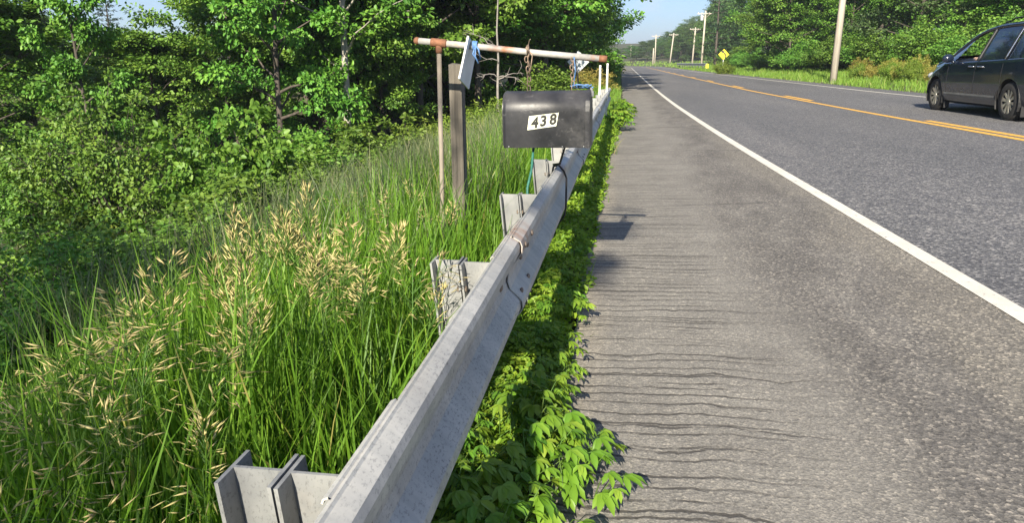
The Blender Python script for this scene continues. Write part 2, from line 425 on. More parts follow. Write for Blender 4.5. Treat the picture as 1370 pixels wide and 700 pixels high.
def m_box():
    m, n, b = new_mat('mailbox_black'); c = coord(n)
    f = noise(n, c, 9, 5, .65); g = noise(n, c, 55, 4, .7); s = noise(n, c, 22, 5, .7, (.22, 1, 1))
    sx = N(n, 'ShaderNodeSeparateXYZ'); n.links.new(c, sx.inputs[0])
    col = ramp(n, f, [(.3, (.008, .008, .010)), (.7, (.018, .018, .021))])
    # chalky scuffs and scratches, mostly at the shoulder of the dome and the lower door end
    k = math_(n, 'MULTIPLY', math_(n, 'SUBTRACT', math_(n, 'MULTIPLY_ADD', g, .4, s), .78), 5, clamp=True)
    lo = math_(n, 'MULTIPLY', math_(n, 'MULTIPLY', math_(n, 'SUBTRACT', sx.outputs[0], .02), 4.5, clamp=True), math_(n, 'MULTIPLY', math_(n, 'SUBTRACT', f, .38), 4.5, clamp=True))
    k = math_(n, 'MAXIMUM', math_(n, 'MULTIPLY', k, .5), math_(n, 'MULTIPLY', math_(n, 'MULTIPLY', lo, .32), math_(n, 'MULTIPLY_ADD', g, 1.6, -.3, clamp=True)))
    top = math_(n, 'MULTIPLY', math_(n, 'SUBTRACT', sx.outputs[2], .185), 14, clamp=True)  # paler dome top: sheen painted into the base colour, along with chalky fade
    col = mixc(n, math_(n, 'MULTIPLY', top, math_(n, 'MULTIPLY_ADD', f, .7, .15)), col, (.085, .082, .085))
    n.links.new(mixc(n, k, col, (.22, .21, .20)), b.inputs['Base Color'])
    n.links.new(math_(n, 'MULTIPLY_ADD', g, .2, .30), b.inputs['Roughness'])
    bump(n, b, f, .06, .01); return m
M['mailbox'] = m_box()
M['sticker'] = simple('sticker', (.76, .77, .58), .55, 0, .06, 30)
M['ink'] = simple('ink', (.018, .018, .014), .55, 0, .2, 30)
M['sign_yellow'] = simple('sign_yellow', (.86, .68, .02), .5, 0, .05, 8)
M['sign_black'] = simple('sign_black', (.02, .02, .02), .5)
M['alu'] = simple('alu', (.42, .45, .46), .45, .4, .12, 8)
M['white_post'] = simple('white_post', (.72, .71, .62), .6, 0, .12, 10)
M['insulator'] = simple('insulator', (.55, .56, .58), .4)
def m_car():
    m, n, b = new_mat('car_paint'); c = coord(n)
    f = noise(n, c, 7, 5, .65)
    sx = N(n, 'ShaderNodeSeparateXYZ'); n.links.new(c, sx.inputs[0])
    dust = math_(n, 'MULTIPLY', math_(n, 'SUBTRACT', 1.0, math_(n, 'DIVIDE', sx.outputs[2], .95), clamp=True), math_(n, 'MULTIPLY_ADD', f, .9, .1), clamp=True)
    n.links.new(mixc(n, math_(n, 'MULTIPLY', dust, .5), (.009, .015, .030), (.085, .082, .082)), b.inputs['Base Color'])
    n.links.new(math_(n, 'MULTIPLY_ADD', dust, .4, .16), b.inputs['Roughness'])
    b.inputs['Coat Weight'].default_value = .6; b.inputs['Coat Roughness'].default_value = .06
    b.inputs['Specular IOR Level'].default_value = .6; return m
M['car'] = m_car()
def m_glass(name, col, alpha):
    m, n, b = new_mat(name)
    b.inputs['Base Color'].default_value = (*col, 1); b.inputs['Roughness'].default_value = .04
    b.inputs['Alpha'].default_value = alpha; b.inputs['Specular IOR Level'].default_value = .8
    return m
M['glass_dark'] = m_glass('glass_dark', (.012, .018, .03), .93)
M['glass_clear'] = m_glass('glass_clear', (.05, .06, .06), .25)
M['plastic_black'] = simple('plastic_black', (.016, .016, .017), .55)
M['tyre'] = simple('tyre', (.028, .027, .026), .85, 0, .25, 30)
M['rim'] = simple('rim', (.62, .60, .54), .32, .75, .08, 12)
M['rim_dark'] = simple('rim_dark', (.03, .03, .03), .7)
M['trim_grey'] = simple('trim_grey', (.17, .17, .17), .5, .3)
M['chrome'] = simple('chrome', (.75, .75, .75), .15, 1.0, .02)
M['lamp_red'] = simple('lamp_red', (.30, .012, .01), .2)
M['lamp_clear'] = simple('lamp_clear', (.6, .62, .64), .12, .3)
M['skin'] = simple('skin', (.52, .33, .24), .6, 0, .08, 20)
M['shirt'] = simple('shirt', (.05, .06, .09), .85, 0, .15, 30)
M['hair'] = simple('hair', (.03, .022, .016), .7)
M['upholstery'] = simple('upholstery', (.05, .05, .052), .85)

# ------------------------------------------------------------------ road alignment and terrain
def track(pts):
    ys = np.arange(-10, 201, 1.0)
    v = np.interp(ys, [p[0] for p in pts], [p[1] for p in pts])
    k = np.array([1, 2, 3, 4, 3, 2, 1.]); k /= k.sum()
    v2 = np.convolve(np.pad(v, 3, mode='edge'), k, 'valid')
    v2[:4] = v[:4]
    return lambda y: np.interp(y, ys, v2)
pave = track([(-10, -.19), (7.4, -.2), (11.8, -.14), (19.2, .0), (30, -.1), (75, -.45), (200, -.8)])
white_l = track([(-10, 2.31), (3.5, 1.84), (8.1, 1.67), (12.3, 1.54), (16, 1.46), (21, 1.37), (27, 1.32), (37, 1.28), (136, 1.2), (200, 1.2)])
yellow_l = track([(-10, 6.25), (11.2, 5.42), (16.2, 5.12), (21.1, 4.95), (30.3, 4.68), (62, 4.6), (148, 4.7), (200, 4.7)])
white_r = track([(-10, 9.4), (15, 8.65), (22.5, 8.30), (26, 8.07), (50.8, 7.72), (61, 7.6), (90, 7.42), (200, 7.6)])
edge_r = lambda y: white_r(y) + .95
BEND, RAD, XC = 180.0, 150.0, 3.0
def to_world(l, s):
    """lateral l, station s -> x, y (straight, then a bend to the left)"""
    l = np.asarray(l, float); s = np.asarray(s, float)
    a = np.clip((s - BEND) / RAD, 0, None)
    rho = RAD + l - XC
    return np.where(s <= BEND, l, XC - RAD + rho * np.cos(a)), np.where(s <= BEND, s, BEND + rho * np.sin(a))
def to_lateral(x, y):
    x = np.asarray(x, float); y = np.asarray(y, float)
    dx = x - (XC - RAD); dy = y - BEND
    rho = np.hypot(dx, dy); a = np.arctan2(dy, dx)
    return np.where(y <= BEND, x, rho - RAD + XC), np.where(y <= BEND, y, BEND + a * RAD)
def road_z(l, s):
    s2 = np.clip(s, -10, 200)
    e = [pave(s2), white_l(s2), yellow_l(s2), white_r(s2), edge_r(s2)]
    zs = [0, .08, .18, .28, .30]
    z = np.zeros(np.broadcast(l, s2).shape)
    for i in range(4):
        t = np.clip((l - e[i]) / (e[i + 1] - e[i]), 0, 1)
        z = z + t * (zs[i + 1] - zs[i])
    return z
def sstep(a, b, x):
    t = np.clip((x - a) / (b - a), 0, 1); return t * t * (3 - 2 * t)
def vnoise(x, y):
    return (np.sin(x * 1.7 + 1.3 * np.sin(y * 1.1)) + np.sin(y * 1.9 + 1.7 * np.sin(x * .9 + 2)) + .5 * np.sin(x * 4.1 + y * 3.3)) / 2.5
def ground_z(x, y):
    l, s = to_lateral(x, y)
    s2 = np.clip(s, -10, 200)
    dl = pave(s2) - l; dr = l - edge_r(s2)
    left = np.interp(dl, [0, .12, .45, 1, 2, 4, 7, 10, 40, 120, 900], [-.05, -.02, -.03, -.12, -.45, -1.2, -1.95, -2.25, -2.4, -1.0, 0])
    left = left * (1 - .78 * sstep(16, 42, s2))
    left = left + np.where(dl > .6, .06 * vnoise(x * .8, y * .8), 0)
    right = np.interp(dr, [0, .2, .6, 1.5, 4, 10, 25, 60, 150, 900], [.24, .27, .30, .36, .62, 1.1, 2.4, 5.5, 12, 30])
    right = right + np.where(dr > 1, .07 * vnoise(x * .5, y * .5), 0)
    mid = road_z(l, s) - .06
    return np.where(dl > 0, left, np.where(dr > 0, right, mid))
def gz(x, y): return float(ground_z(np.array(float(x)), np.array(float(y))))

def axis(parts):
    return np.unique(np.concatenate([np.arange(a, b, st) for a, b, st in parts]))
gx = axis([(-600, -60, 30), (-60, -12, 3), (-12, -2, .5), (-2, 1, .1), (1, 8, .5), (8, 11, .15), (11, 30, 1), (30, 120, 6), (120, 640, 40)])
gy = axis([(-60, -4, 4), (-4, 30, .5), (30, 80, 2), (80, 190, 4), (190, 420, 8), (420, 900, 40), (900, 3000, 300)])
GX, GY = np.meshgrid(gx, gy)
GZ = ground_z(GX, GY)
V = np.stack([GX, GY, GZ], -1).reshape(-1, 3)
ny, nx = GX.shape
i0 = (np.arange(ny - 1)[:, None] * nx + np.arange(nx - 1)[None]).ravel()
g = link('ground', np_mesh('ground', V, np.stack([i0, i0 + 1, i0 + nx + 1, i0 + nx], -1)), M['ground'], smooth=True)
tag(g, kind='structure')

def ribbon(name, fa, fb, s0, s1, n, dz, mat, jitter=0.0, step=.5):
    ss = np.concatenate([np.arange(s0, min(s1, 40), step), np.arange(max(40, s0), min(s1, 180), 2.0), np.arange(max(180, s0), s1, 3.0), [s1]]) if s1 > 40 else np.append(np.arange(s0, s1, step), s1)
    ss = np.unique(ss)
    a = fa(np.clip(ss, -10, 200)).copy() if callable(fa) else np.full(len(ss), fa)
    b = fb(np.clip(ss, -10, 200)).copy()
    if jitter: a = a + jitter * (vnoise(ss * 2.3, ss * .7) + .6 * vnoise(ss * 7.1, ss * 3.3)) * .5
    T = np.linspace(0, 1, n + 1)
    Lt = a[:, None] * (1 - T) + b[:, None] * T; S = np.repeat(ss[:, None], n + 1, 1)
    x, y = to_world(Lt, S); z = road_z(Lt, S) + dz
    V = np.stack([x, y, z], -1).reshape(-1, 3); m = n + 1
    i = (np.arange(len(ss) - 1)[:, None] * m + np.arange(n)[None]).ravel()
    return tag(link(name, np_mesh(name, V, np.stack([i, i + 1, i + m + 1, i + m], -1)), mat, smooth=True), kind='structure')
SEND = 420
ribbon('road_shoulder', pave, lambda s: white_l(s) + .02, -8, SEND, 8, 0.0, M['shoulder'], .05, .1)
ribbon('road', lambda s: white_l(s) + .02, edge_r, -8, SEND, 14, 0.0, M['lane'])
ribbon('road_edge_marking', lambda s: white_l(s) - .055, lambda s: white_l(s) + .055, -8, SEND, 1, .004, M['paint_white'])
ribbon('road_far_edge_marking', lambda s: white_r(s) - .055, lambda s: white_r(s) + .055, -8, SEND, 1, .004, M['paint_white'])
ribbon('road_centre_marking', lambda s: yellow_l(s) - .065, lambda s: yellow_l(s) + .06, -8, SEND, 1, .004, M['paint_yellow'])
# broken line of the passing zone on the far side of the centre line
dash = 0
for s0, s1 in [(5.0, 14.6)] + [(22.0 + k * 10.9, 25.2 + k * 10.9) for k in range(0, 14)]:
    ribbon('road_dash_marking', lambda s: yellow_l(s) + .15, lambda s: yellow_l(s) + .28, s0, s1, 1, .004, M['paint_yellow'])

# ------------------------------------------------------------------ guardrail
rail = empty('guardrail', (-.5, 1.0, 0), label='long galvanised steel guardrail with blocked out posts running beside the shoulder', cat='guardrail')
rail['group'] = 'road barriers'
def put(o, parent):
    """parent without moving the mesh (parents here are never rotated before children are added)"""
    o.parent = parent; o.matrix_parent_inverse = Matrix.Translation(-Vector(parent.location)); return o
prof = [(-.370, .633), (-.368, .639), (-.362, .642), (-.353, .640), (-.332, .627), (-.326, .611), (-.327, .588), (-.340, .566), (-.366, .535), (-.372, .514), (-.374, .486),
        (-.366, .462), (-.336, .434), (-.325, .420), (-.323, .407), (-.323, .394), (-.330, .379), (-.344, .362), (-.362, .345), (-.368, .338), (-.372, .340)]
def w_beam(y0, y1, off0=.009, off1=0.0, nseg=10):
    ys = np.linspace(y0, y1, nseg + 1)
    n = len(prof); V = []; F = []
    P = np.array(prof)
    T = np.gradient(P, axis=0); T /= np.linalg.norm(T, axis=1)[:, None]
    nrm = np.stack([-T[:, 1], T[:, 0]], 1)           # points back or front; use fixed thickness to the back
    back = P - np.where(nrm[:, :1] > 0, 1, -1) * nrm * .0035
    ring = np.concatenate([P, back[::-1]])
    m = len(ring)
    for i, y in enumerate(ys):
        t = i / nseg; o = off0 * (1 - t) + off1 * t
        bow = .003 * math.sin(y * 1.9)
        for k, (x, z) in enumerate(ring): V.append((x + o + bow * .5, y, z + bow * .6))
    for i in range(nseg):
        for k in range(m):
            F.append((i * m + k, (i + 1) * m + k, (i + 1) * m + (k + 1) % m, i * m + (k + 1) % m))
    for k in range(n - 1):
        F.append((k, k + 1, m - 2 - k, m - 1 - k)); b = nseg * m
        F.append((b + k, b + m - 1 - k, b + m - 2 - k, b + k + 1))
    return MB().add(V, F)
joints = [-1.44, 2.37, 6.18, 9.99, 13.80]
for j, y0 in enumerate(joints):
    y1 = y0 + 3.81 + (.32 if j < 4 else 0)
    p = w_beam(y0, y1).build('rail_panel', M['galv'], None, angle=21); put(p, rail)
    for dy in (.07, .25):
        for z, x in ((.600, -.322), (.556, -.338), (.434, -.334), (.384, -.327)):
            b = MB().ball((x + .004, y0 + dy, z), .011, 8, sc=(.6, 1.35, 1)).build('bolt', M['bolt'], None, smooth=True)
            b.parent = p
# flared end terminal
te = MB()
pts = [(-.345, 17.6, .49), (-.37, 17.9, .47), (-.46, 18.15, .44), (-.60, 18.3, .42)]
for i in range(len(pts) - 1):
    a, b_ = Vector(pts[i]), Vector(pts[i + 1])
    te.add([a + Vector((0, 0, .16)), b_ + Vector((0, 0, .16)), b_ - Vector((0, 0, .15)), a - Vector((0, 0, .15)),
            a + Vector((-.03, -.01, .16)), b_ + Vector((-.03, -.01, .16)), b_ + Vector((-.03, -.01, -.15)), a + Vector((-.03, -.01, -.15))],
           [(0, 1, 2, 3), (7, 6, 5, 4), (0, 4, 5, 1), (3, 2, 6, 7), (0, 3, 7, 4), (1, 5, 6, 2)])
put(te.build('end_terminal', M['galv'], None), rail)
def lean(mb, b0, amt):
    mb.v[b0:] = [(x - (z - .52) * amt, y, z) for x, y, z in mb.v[b0:]]
def ibeam(mb, x0, x1, y, z0, z1, fl=.10, t=.0065, amt=.10):
    b0 = len(mb.v); ibeam_(mb, x0, x1, y, z0, z1, fl, t); lean(mb, b0, amt)
def ibeam_(mb, x0, x1, y, z0, z1, fl, t):
    """web across x between x0 and x1, flanges along y"""
    mb.box(((x0 + x1) / 2, y, (z0 + z1) / 2), (abs(x1 - x0) - 2 * t, t, z1 - z0))
    for x in (x0 + t / 2, x1 - t / 2):
        mb.box((x, y, (z0 + z1) / 2), (t, fl, z1 - z0))
ypost = [.965 + 1.285 * k for k in range(-1, 14)]
for k, y in enumerate(ypost):
    tl = random.uniform(-.012, .012)
    mb = MB(); ibeam(mb, -.575 + tl, -.484 + tl, y, -.7, .584 + random.uniform(-.004, .008))
    p = mb.build('post', M['galv_post'], None); put(p, rail)
    # bolt hole shows as a dark slot in the rear flange
    mb = MB(); ibeam(mb, -.480 + tl, -.385, y, .36, .586 + random.uniform(-.004, .004))
    p2 = mb.build('offset_block', M['galv_post'], None); put(p2, rail)
    bb = MB()
    bb.ball((-.376, y, .500), .016, 8, sc=(.7, 1.2, 1))
    b = bb.build('bolt', M['bolt'], None, smooth=True); b.parent = p2
    b = MB().tube([(-.497 + tl, y - .034, .50), (-.466 + tl, y - .034, .50)], .010, 6).build('bolt', M['bolt'], None); b.parent = p2
    q = w_beam(y - .15, y + .15, -.006, -.006, 2).build('backup_plate', M['galv'], None, angle=21); put(q, rail)

# ------------------------------------------------------------------ hanging mailbox and its pipe bracket
Y0 = 3.8
pl, pr = px(560, Y0, 54.5), px(811, Y0 + .02, 79)
pt = px(587, Y0, 57.2)
br = empty('pipe_bracket', (pt.x, pt.y, gz(pt.x, pt.y)), label='rusty white pipe crossbar on a thin upright pipe, carrying the mailbox', cat='pipe bracket')
put(MB().tube([pl, pl.lerp(pr, .33), pl.lerp(pr, .66) + Vector((0, 0, -.003)), pr], .0162, 14).build('crossbar', M['pipe'], None, smooth=True), br)
put(MB().tube([(pt.x - .004, pt.y, gz(pt.x, pt.y) - .2), (pt.x, pt.y, pt.z - .03)], .0122, 12).build('upright', M['pipe_post'], None, smooth=True), br)
dirp = (pr - pl).normalized()
tee = MB(); tee.tube([pt - dirp * .04, pt - dirp * .034, pt + dirp * .034, pt + dirp * .04], [.020, .0215, .0215, .020], 14)
tee.tube([pt, pt + Vector((0, 0, -.035)), pt + Vector((0, 0, -.05))], [.017, .017, .0155], 12)
put(tee.build('tee_joint', M['rust'], None, smooth=True), br)
put(MB().ball(pl - dirp * .008, .019, 10).build('end_cap', M['rust'], None, smooth=True), br)
put(MB().tube([pr - dirp * .035, pr + dirp * .004], [.0172, .0172], 14).build('rusty_end', M['rust'], None, smooth=True), br)

mbx = empty('mailbox', (-.378, 3.80, .790), R_(.6), label='black domed mailbox numbered 438 hanging on chains over the guardrail', cat='mailbox')
mbx.rotation_euler = (R_(0), R_(-1.2), R_(-1.6)); mbx.scale = (.965, .97, .97)
L_, W_, H_ = .445, .205, .285
def arch(wd, ht, n=12):
    r = wd / 2
    pts = [(-r, 0)] + [(-r, (ht - r) * .5)]
    for k in range(n + 1):
        a = math.pi - math.pi * k / n
        pts.append((r * math.cos(a), ht - r + r * math.sin(a)))
    return pts + [(r, (ht - r) * .5), (r, 0)]
body = MB()
secs = [(-.222, .0), (-.214, .003), (-.206, 0), (.205, 0), (.211, .004), (.217, .004)]
rings = []
for x, o in secs:
    rings.append([(x, y * (1 + o / .1), z + o * (1 if z > .01 else -.3)) for y, z in arch(W_, H_)])
n = len(rings[0]); V = [p for r in rings for p in r]
F = [(i * n + k, (i + 1) * n + k, (i + 1) * n + (k + 1) % n, i * n + (k + 1) % n) for i in range(len(rings) - 1) for k in range(n)]
F.append(tuple(range(n))); F.append(tuple((len(rings) - 1) * n + k for k in range(n - 1, -1, -1)))
body.add(V, F)
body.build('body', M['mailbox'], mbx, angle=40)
bk = MB(); bk.extrude([(y * .93, .012 + z * .94) for y, z in arch(W_, H_)], -.228, -.2215, lambda a, b, d: Vector((d, a, b)))
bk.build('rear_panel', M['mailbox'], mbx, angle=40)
dr = MB(); dr.extrude([(y * 1.05, z * 1.01 - .001) for y, z in arch(W_, H_)], .2195, .2245, lambda a, b, d: Vector((d, a, b)))
lip = [(y * 1.06, z * 1.015 - .002) for y, z in arch(W_, H_)]
for i in range(len(lip) - 1):                            # flange of the door wrapping back over the body
    a, b_ = lip[i], lip[i + 1]
    dr.add([(.203, a[0], a[1]), (.2235, a[0], a[1]), (.2235, b_[0], b_[1]), (.203, b_[0], b_[1])], [(0, 1, 2, 3)])
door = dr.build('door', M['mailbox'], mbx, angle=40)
hd = MB(); hd.box((.231, 0, .265), (.014, .03, .028)); hd.box((.226, 0, .288), (.012, .022, .022)); hd.build('latch', M['post_steel'], door)
sc_ = MB()
for x in (-.195, .085, .195): sc_.ball((x, -W_ / 2 - .001, .006), .004, 6)
sc_.build('screws', M['post_steel'], mbx, smooth=True)
K = .00381                                               # metres per pixel on the box side
def side(pxx, pyy, off): return Vector(((pxx - 731.5) * K + .0, -W_ / 2 - off, (197 - pyy) * K + .004))
st = MB(); q = [side(709, 155.7, .0005), side(749.3, 151.3, .0005), side(745.6, 169.0, .0005), side(706.3, 174.2, .0005)]
q2 = [side(709, 155.7, .0020), side(749.3, 151.3, .0020), side(745.6, 169.0, .0020), side(706.3, 174.2, .0020)]
st.add(q + q2, [(4, 5, 6, 7), (3, 2, 1, 0), (0, 1, 5, 4), (1, 2, 6, 5), (2, 3, 7, 6), (3, 0, 4, 7)])
stk = st.build('number_sticker', M['sticker'], mbx)
def text_mesh(txt, size, bold, shear, ext=.0004):
    fc = bpy.data.curves.new('txt', 'FONT'); fc.body = txt; fc.size = size; fc.shear = shear; fc.offset = bold; fc.extrude = ext
    fc.align_x = 'CENTER'; fc.align_y = 'CENTER'; fc.resolution_u = 4
    fo = bpy.data.objects.new('txt', fc); COL.objects.link(fo)
    dg = bpy.context.evaluated_depsgraph_get()
    me = bpy.data.meshes.new_from_object(fo.evaluated_get(dg))
    bpy.data.objects.remove(fo); bpy.data.curves.remove(fc)
    return me
for ch, cx, cy_ in (('4', 715.6, 165.2), ('3', 727.3, 162.8), ('8', 740.3, 160.8)):
    me = text_mesh(ch, .072, .0028, .22)
    o = link('numeral', me, M['ink'], stk)
    o.location = side(cx, cy_, .0026); o.rotation_euler = (R_(90), R_(-6.3), 0)

def chain(name, p0, p1, label, nl=9, slack=.006, r=.0028, lw=.0085):
    mb = MB(); p0 = Vector(p0); p1 = Vector(p1); d = p1 - p0; ln = d.length / nl
    for i in range(nl):
        t = (i + .5) / nl
        c = p0 + d * t + Vector((slack * math.sin(i * 2.4), slack * math.cos(i * 1.7), 0))
        ax = d.normalized(); s = Vector((1, 0, 0)) if i % 2 == 0 else Vector((0, 1, 0))
        s = (s + Vector((.3 * math.sin(i * 5), .3 * math.cos(i * 3), 0))).normalized(); s -= ax * s.dot(ax); s.normalize()
        pts = []
        for k in range(11):
            a = 2 * math.pi * k / 10
            pts.append(c + ax * math.cos(a) * (ln * .5 + r * 1.3) + s * math.sin(a) * lw)
        mb.tube(pts, r, 6, cap=False)
    return tag(mb.build(name, M['chain'], None, smooth=True), label, 'chain', 'chains holding the mailbox')
c1 = px(705.5, 3.80, 66); c2 = px(766, 3.80, 76)
ch1 = chain('chain', c1 + Vector((0, 0, .012)), px(707, 3.80, 121.5), 'rusty chain at the rear end of the black mailbox', 9)
ch2 = chain('chain', c2 + Vector((0, 0, .0)), px(765.5, 3.80, 119.5), 'dark chain near the door end of the black mailbox, by blue rope', 8, .004, .0028, .008)
# wire loop tying the first chain over the pipe
mb = MB()
for k, rr in ((0, .021), (1, .024)):
    mb.tube([c1 + Vector((.006 * k, rr * math.cos(a), rr * math.sin(a))) for a in np.linspace(0, 2 * math.pi, 13)], .0025, 5, cap=False)
mb.tube([c1 + Vector((.004, .0, .02)), c1 + Vector((.010, .004, .045)), c1 + Vector((.016, .0, .05))], .0022, 5)
mb.tube([c1 + Vector((.008, -.02, .0)), c1 + Vector((.028, -.022, -.03)), c1 + Vector((.020, -.02, -.09)), c1 + Vector((.01, -.015, -.13))], .0032, 5)
tag(mb.build('wire_tie', M['chain'], None, smooth=True), 'twisted rusty wire tying the rear chain over the white pipe', 'wire')
# blue ropes
def rope(name, loops, mat, label, r=.004):
    mb = MB()
    for pts in loops: mb.tube(pts, r, 6)
    return tag(mb.build(name, mat, None, smooth=True), label, 'rope')
rp = px(636, 3.80, 61)
lp = []
for k in range(4):
    lp.append([rp + dirp * (.006 * k - .01) + Vector((0, .0215 * math.cos(a), .0215 * math.sin(a))) for a in np.linspace(0, 2 * math.pi, 11)])
lp.append([rp + Vector((.0, -.02, -.01)), rp + Vector((-.008, -.028, -.04)), rp + Vector((.012, -.028, -.07)), rp + Vector((.03, -.028, -.065)), rp + Vector((.022, -.026, -.02)), rp + Vector((.008, -.022, 0))])
lp.append([rp + Vector((.006, -.022, .0)), rp + Vector((.004, -.03, -.05)), rp + Vector((.02, -.03, -.085))])
rope('rope', lp, M['rope'], 'blue rope wound round the pipe beside the white board')
q0 = px(778, 3.80, 117)
lp = []
for k in range(4):
    a0 = k * .9
    lp.append([q0 + Vector((-.055 + .11 * t + .008 * math.sin(9 * t + a0), .03 * math.sin(4 * t + a0), .006 + .009 * math.sin(6 * t + a0 * 2))) for t in np.linspace(0, 1, 9)])
lp.append([q0 + Vector((-.04, 0, .01)), c2 + Vector((.016, .004, -.06)), c2 + Vector((.008, 0, 0))])
rope('rope', lp, M['rope'], 'blue rope bundled on top of the mailbox door end', .0036)
mb = MB(); a = px(769.5, 3.79, 79); b_ = px(774, 3.79, 118)
mb.tube([a, a.lerp(b_, .5) + Vector((.003, 0, 0)), b_], .0034, 6)
tag(mb.build('strap', M['cord_black'], None, smooth=True), 'thin black strap between the pipe and the mailbox door end', 'strap')
# bungee cords down to the rail
mb = MB(); a = px(714, 3.76, 195.5); b_ = px(711, 3.74, 228); c_ = px(705.5, 3.60, 252)
mb.tube([a + Vector((0, .02, .012)), a, b_, c_, c_ + Vector((.0, .02, -.10))], .0068, 7)
mb.ball(a, .007, 6)
tag(mb.build('bungee_cord', M['cord_green'], None, smooth=True), 'dark green bungee cord from the mailbox down to a guardrail post', 'bungee cord')
mb = MB(); a = px(756, 3.76, 195.5); b_ = px(749, 3.9, 219); c_ = Vector((-.372, 4.02, .655))
loop = [c_, Vector((-.345, 4.03, .662)), Vector((-.316, 4.05, .625)), Vector((-.302, 4.06, .585)), Vector((-.303, 4.07, .42)), Vector((-.312, 4.08, .37)), Vector((-.345, 4.08, .325)), Vector((-.385, 4.06, .34)), Vector((-.392, 4.04, .5)), c_]
mb.tube([a + Vector((0, .02, .012)), a, b_, c_ + Vector((0, 0, .01))], .0058, 7); mb.tube(loop, .0056, 7)
tag(mb.build('bungee_cord', M['cord_black'], None, smooth=True), 'black bungee cord looped round the guardrail beam under the mailbox', 'bungee cord')

# old wooden post and the plain board hanging beside it
wp = px(610.5, 4.25); zt = px(610.5, 4.25, 86).z
mb = MB(); h0 = gz(wp.x, wp.y) - .4
Mx = lambda a, b, d: Vector((wp.x + a + .012 * (d - zt) * -1, wp.y + b, d))
mb.extrude([(-.038, -.034), (.034, -.038), (.038, .036), (-.034, .038)], h0, zt, Mx)
mb.add([Mx(-.038, -.034, zt), Mx(.034, -.038, zt), Mx(.038, .036, zt), Mx(-.034, .038, zt), Mx(-.02, .0, zt + .008)], [(0, 1, 4), (1, 2, 4), (2, 3, 4), (3, 0, 4)])
tag(mb.build('wooden_post', M['post'], None), 'weathered grey square wooden post leaning in the grass behind the pipe', 'post')
A, B = px(627.3, 3.74, 48), px(615.2, 3.74, 105.5); Cc, D = px(627.6, 3.97, 119.5), px(637.8, 3.97, 66)
nrm = (B - A).cross(Cc - B).normalized() * .009
if nrm.x > 0: nrm = -nrm
mb = MB(); fr = [A, B, Cc, D]; bk_ = [p + nrm for p in fr]
mb.add(fr + bk_, [(0, 1, 2, 3), (7, 6, 5, 4), (0, 4, 5, 1), (1, 5, 6, 2), (2, 6, 7, 3), (3, 7, 4, 0)])
tag(mb.build('board', M['board'], None), 'blank whitish board tied to the pipe and hanging at a slant', 'board')

# marker stakes and the back of a road sign further along the rail
for (x_, Y_, yt, lab) in ((803.2, 15.2, 87, 'thin white marker stake behind the guardrail, left of the pair'), (813.0, 15.6, 84.5, 'thin white marker stake behind the guardrail, right of the pair')):
    p = px(x_, Y_, yt); mb = MB()
    r_ = empty('marker_stake', (p.x, p.y, gz(p.x, p.y)), label=lab, cat='marker stake')
    hgt = p.z - gz(p.x, p.y)
    mb.tube([(0, 0, -.3), (0, 0, hgt)], .021, 8); mb.build('stake', M['white_post'], r_, smooth=True)
    mb = MB(); mb.box((0, -.024, hgt - .06), (.03, .005, .07)); mb.build('reflector', M['alu'], r_)
c = px(773.5, 30, 82.5)
r_ = empty('road_sign', (c.x, c.y, gz(c.x, c.y)), R_(4), label='grey metal back of a diamond sign beyond the mailbox', cat='road sign')
hgt = c.z - gz(c.x, c.y); mb = MB(); s_ = .43
mb.extrude([(-s_, 0), (0, -s_), (s_, 0), (0, s_)], -.004, .0, lambda a, b, d: Vector((a, d, hgt + b))); mb.build('sign_panel', M['alu'], r_, bevel=.0)
mb = MB(); mb.box((0, .03, hgt / 2 - .1), (.06, .04, hgt + .5)); mb.build('post', M['wire'], r_)

# ------------------------------------------------------------------ foliage builders
def unit(a): return a / np.maximum(np.linalg.norm(a, axis=-1, keepdims=True), 1e-9)
OVAL = (np.array([(0, 0, 0), (.35, .5, .10), (.8, .32, .04), (1, 0, -.10), (.8, -.32, .04), (.35, -.5, .10)]), np.array([(0, 1, 2, 3), (0, 3, 4, 5)]), None)
RHOMB = (np.array([(0, 0, 0), (.5, .5, .10), (1, 0, -.06), (.5, -.5, .10)]), np.array([(0, 1, 2, 3)]), None)
LEAFLET = (np.array([(0, 0, 0), (.30, .44, .07), (.32, 0, -.02), (.30, -.44, .07), (.70, .40, .0), (.70, 0, -.10), (.70, -.40, .0), (1, 0, -.24)]),
           np.array([(1, 4, 5, 2), (2, 5, 6, 3)]), np.array([(0, 1, 2), (0, 2, 3), (4, 7, 5), (5, 7, 6)]))
LANCE = (np.array([(0, 0, 0), (.4, .5, .05), (1, 0, -.12), (.4, -.5, .05)]), np.array([(0, 1, 2, 3)]), None)
def leaf_arrays(P, D, Nv, L, W, shape):
    T, Q, Tr = shape
    D = unit(D); S = unit(np.cross(Nv, D)); Nn = np.cross(D, S)
    L = np.asarray(L)[:, None, None]; W = np.asarray(W)[:, None, None]
    V = P[:, None] + D[:, None] * T[None, :, :1] * L + S[:, None] * T[None, :, 1:2] * W + Nn[:, None] * T[None, :, 2:3] * L
    n, k = len(P), len(T)
    off = (np.arange(n) * k)[:, None, None]
    q = (Q[None] + off).reshape(-1, 4)
    t = None if Tr is None else (Tr[None] + off).reshape(-1, 3)
    return V.reshape(-1, 3), q, t, k
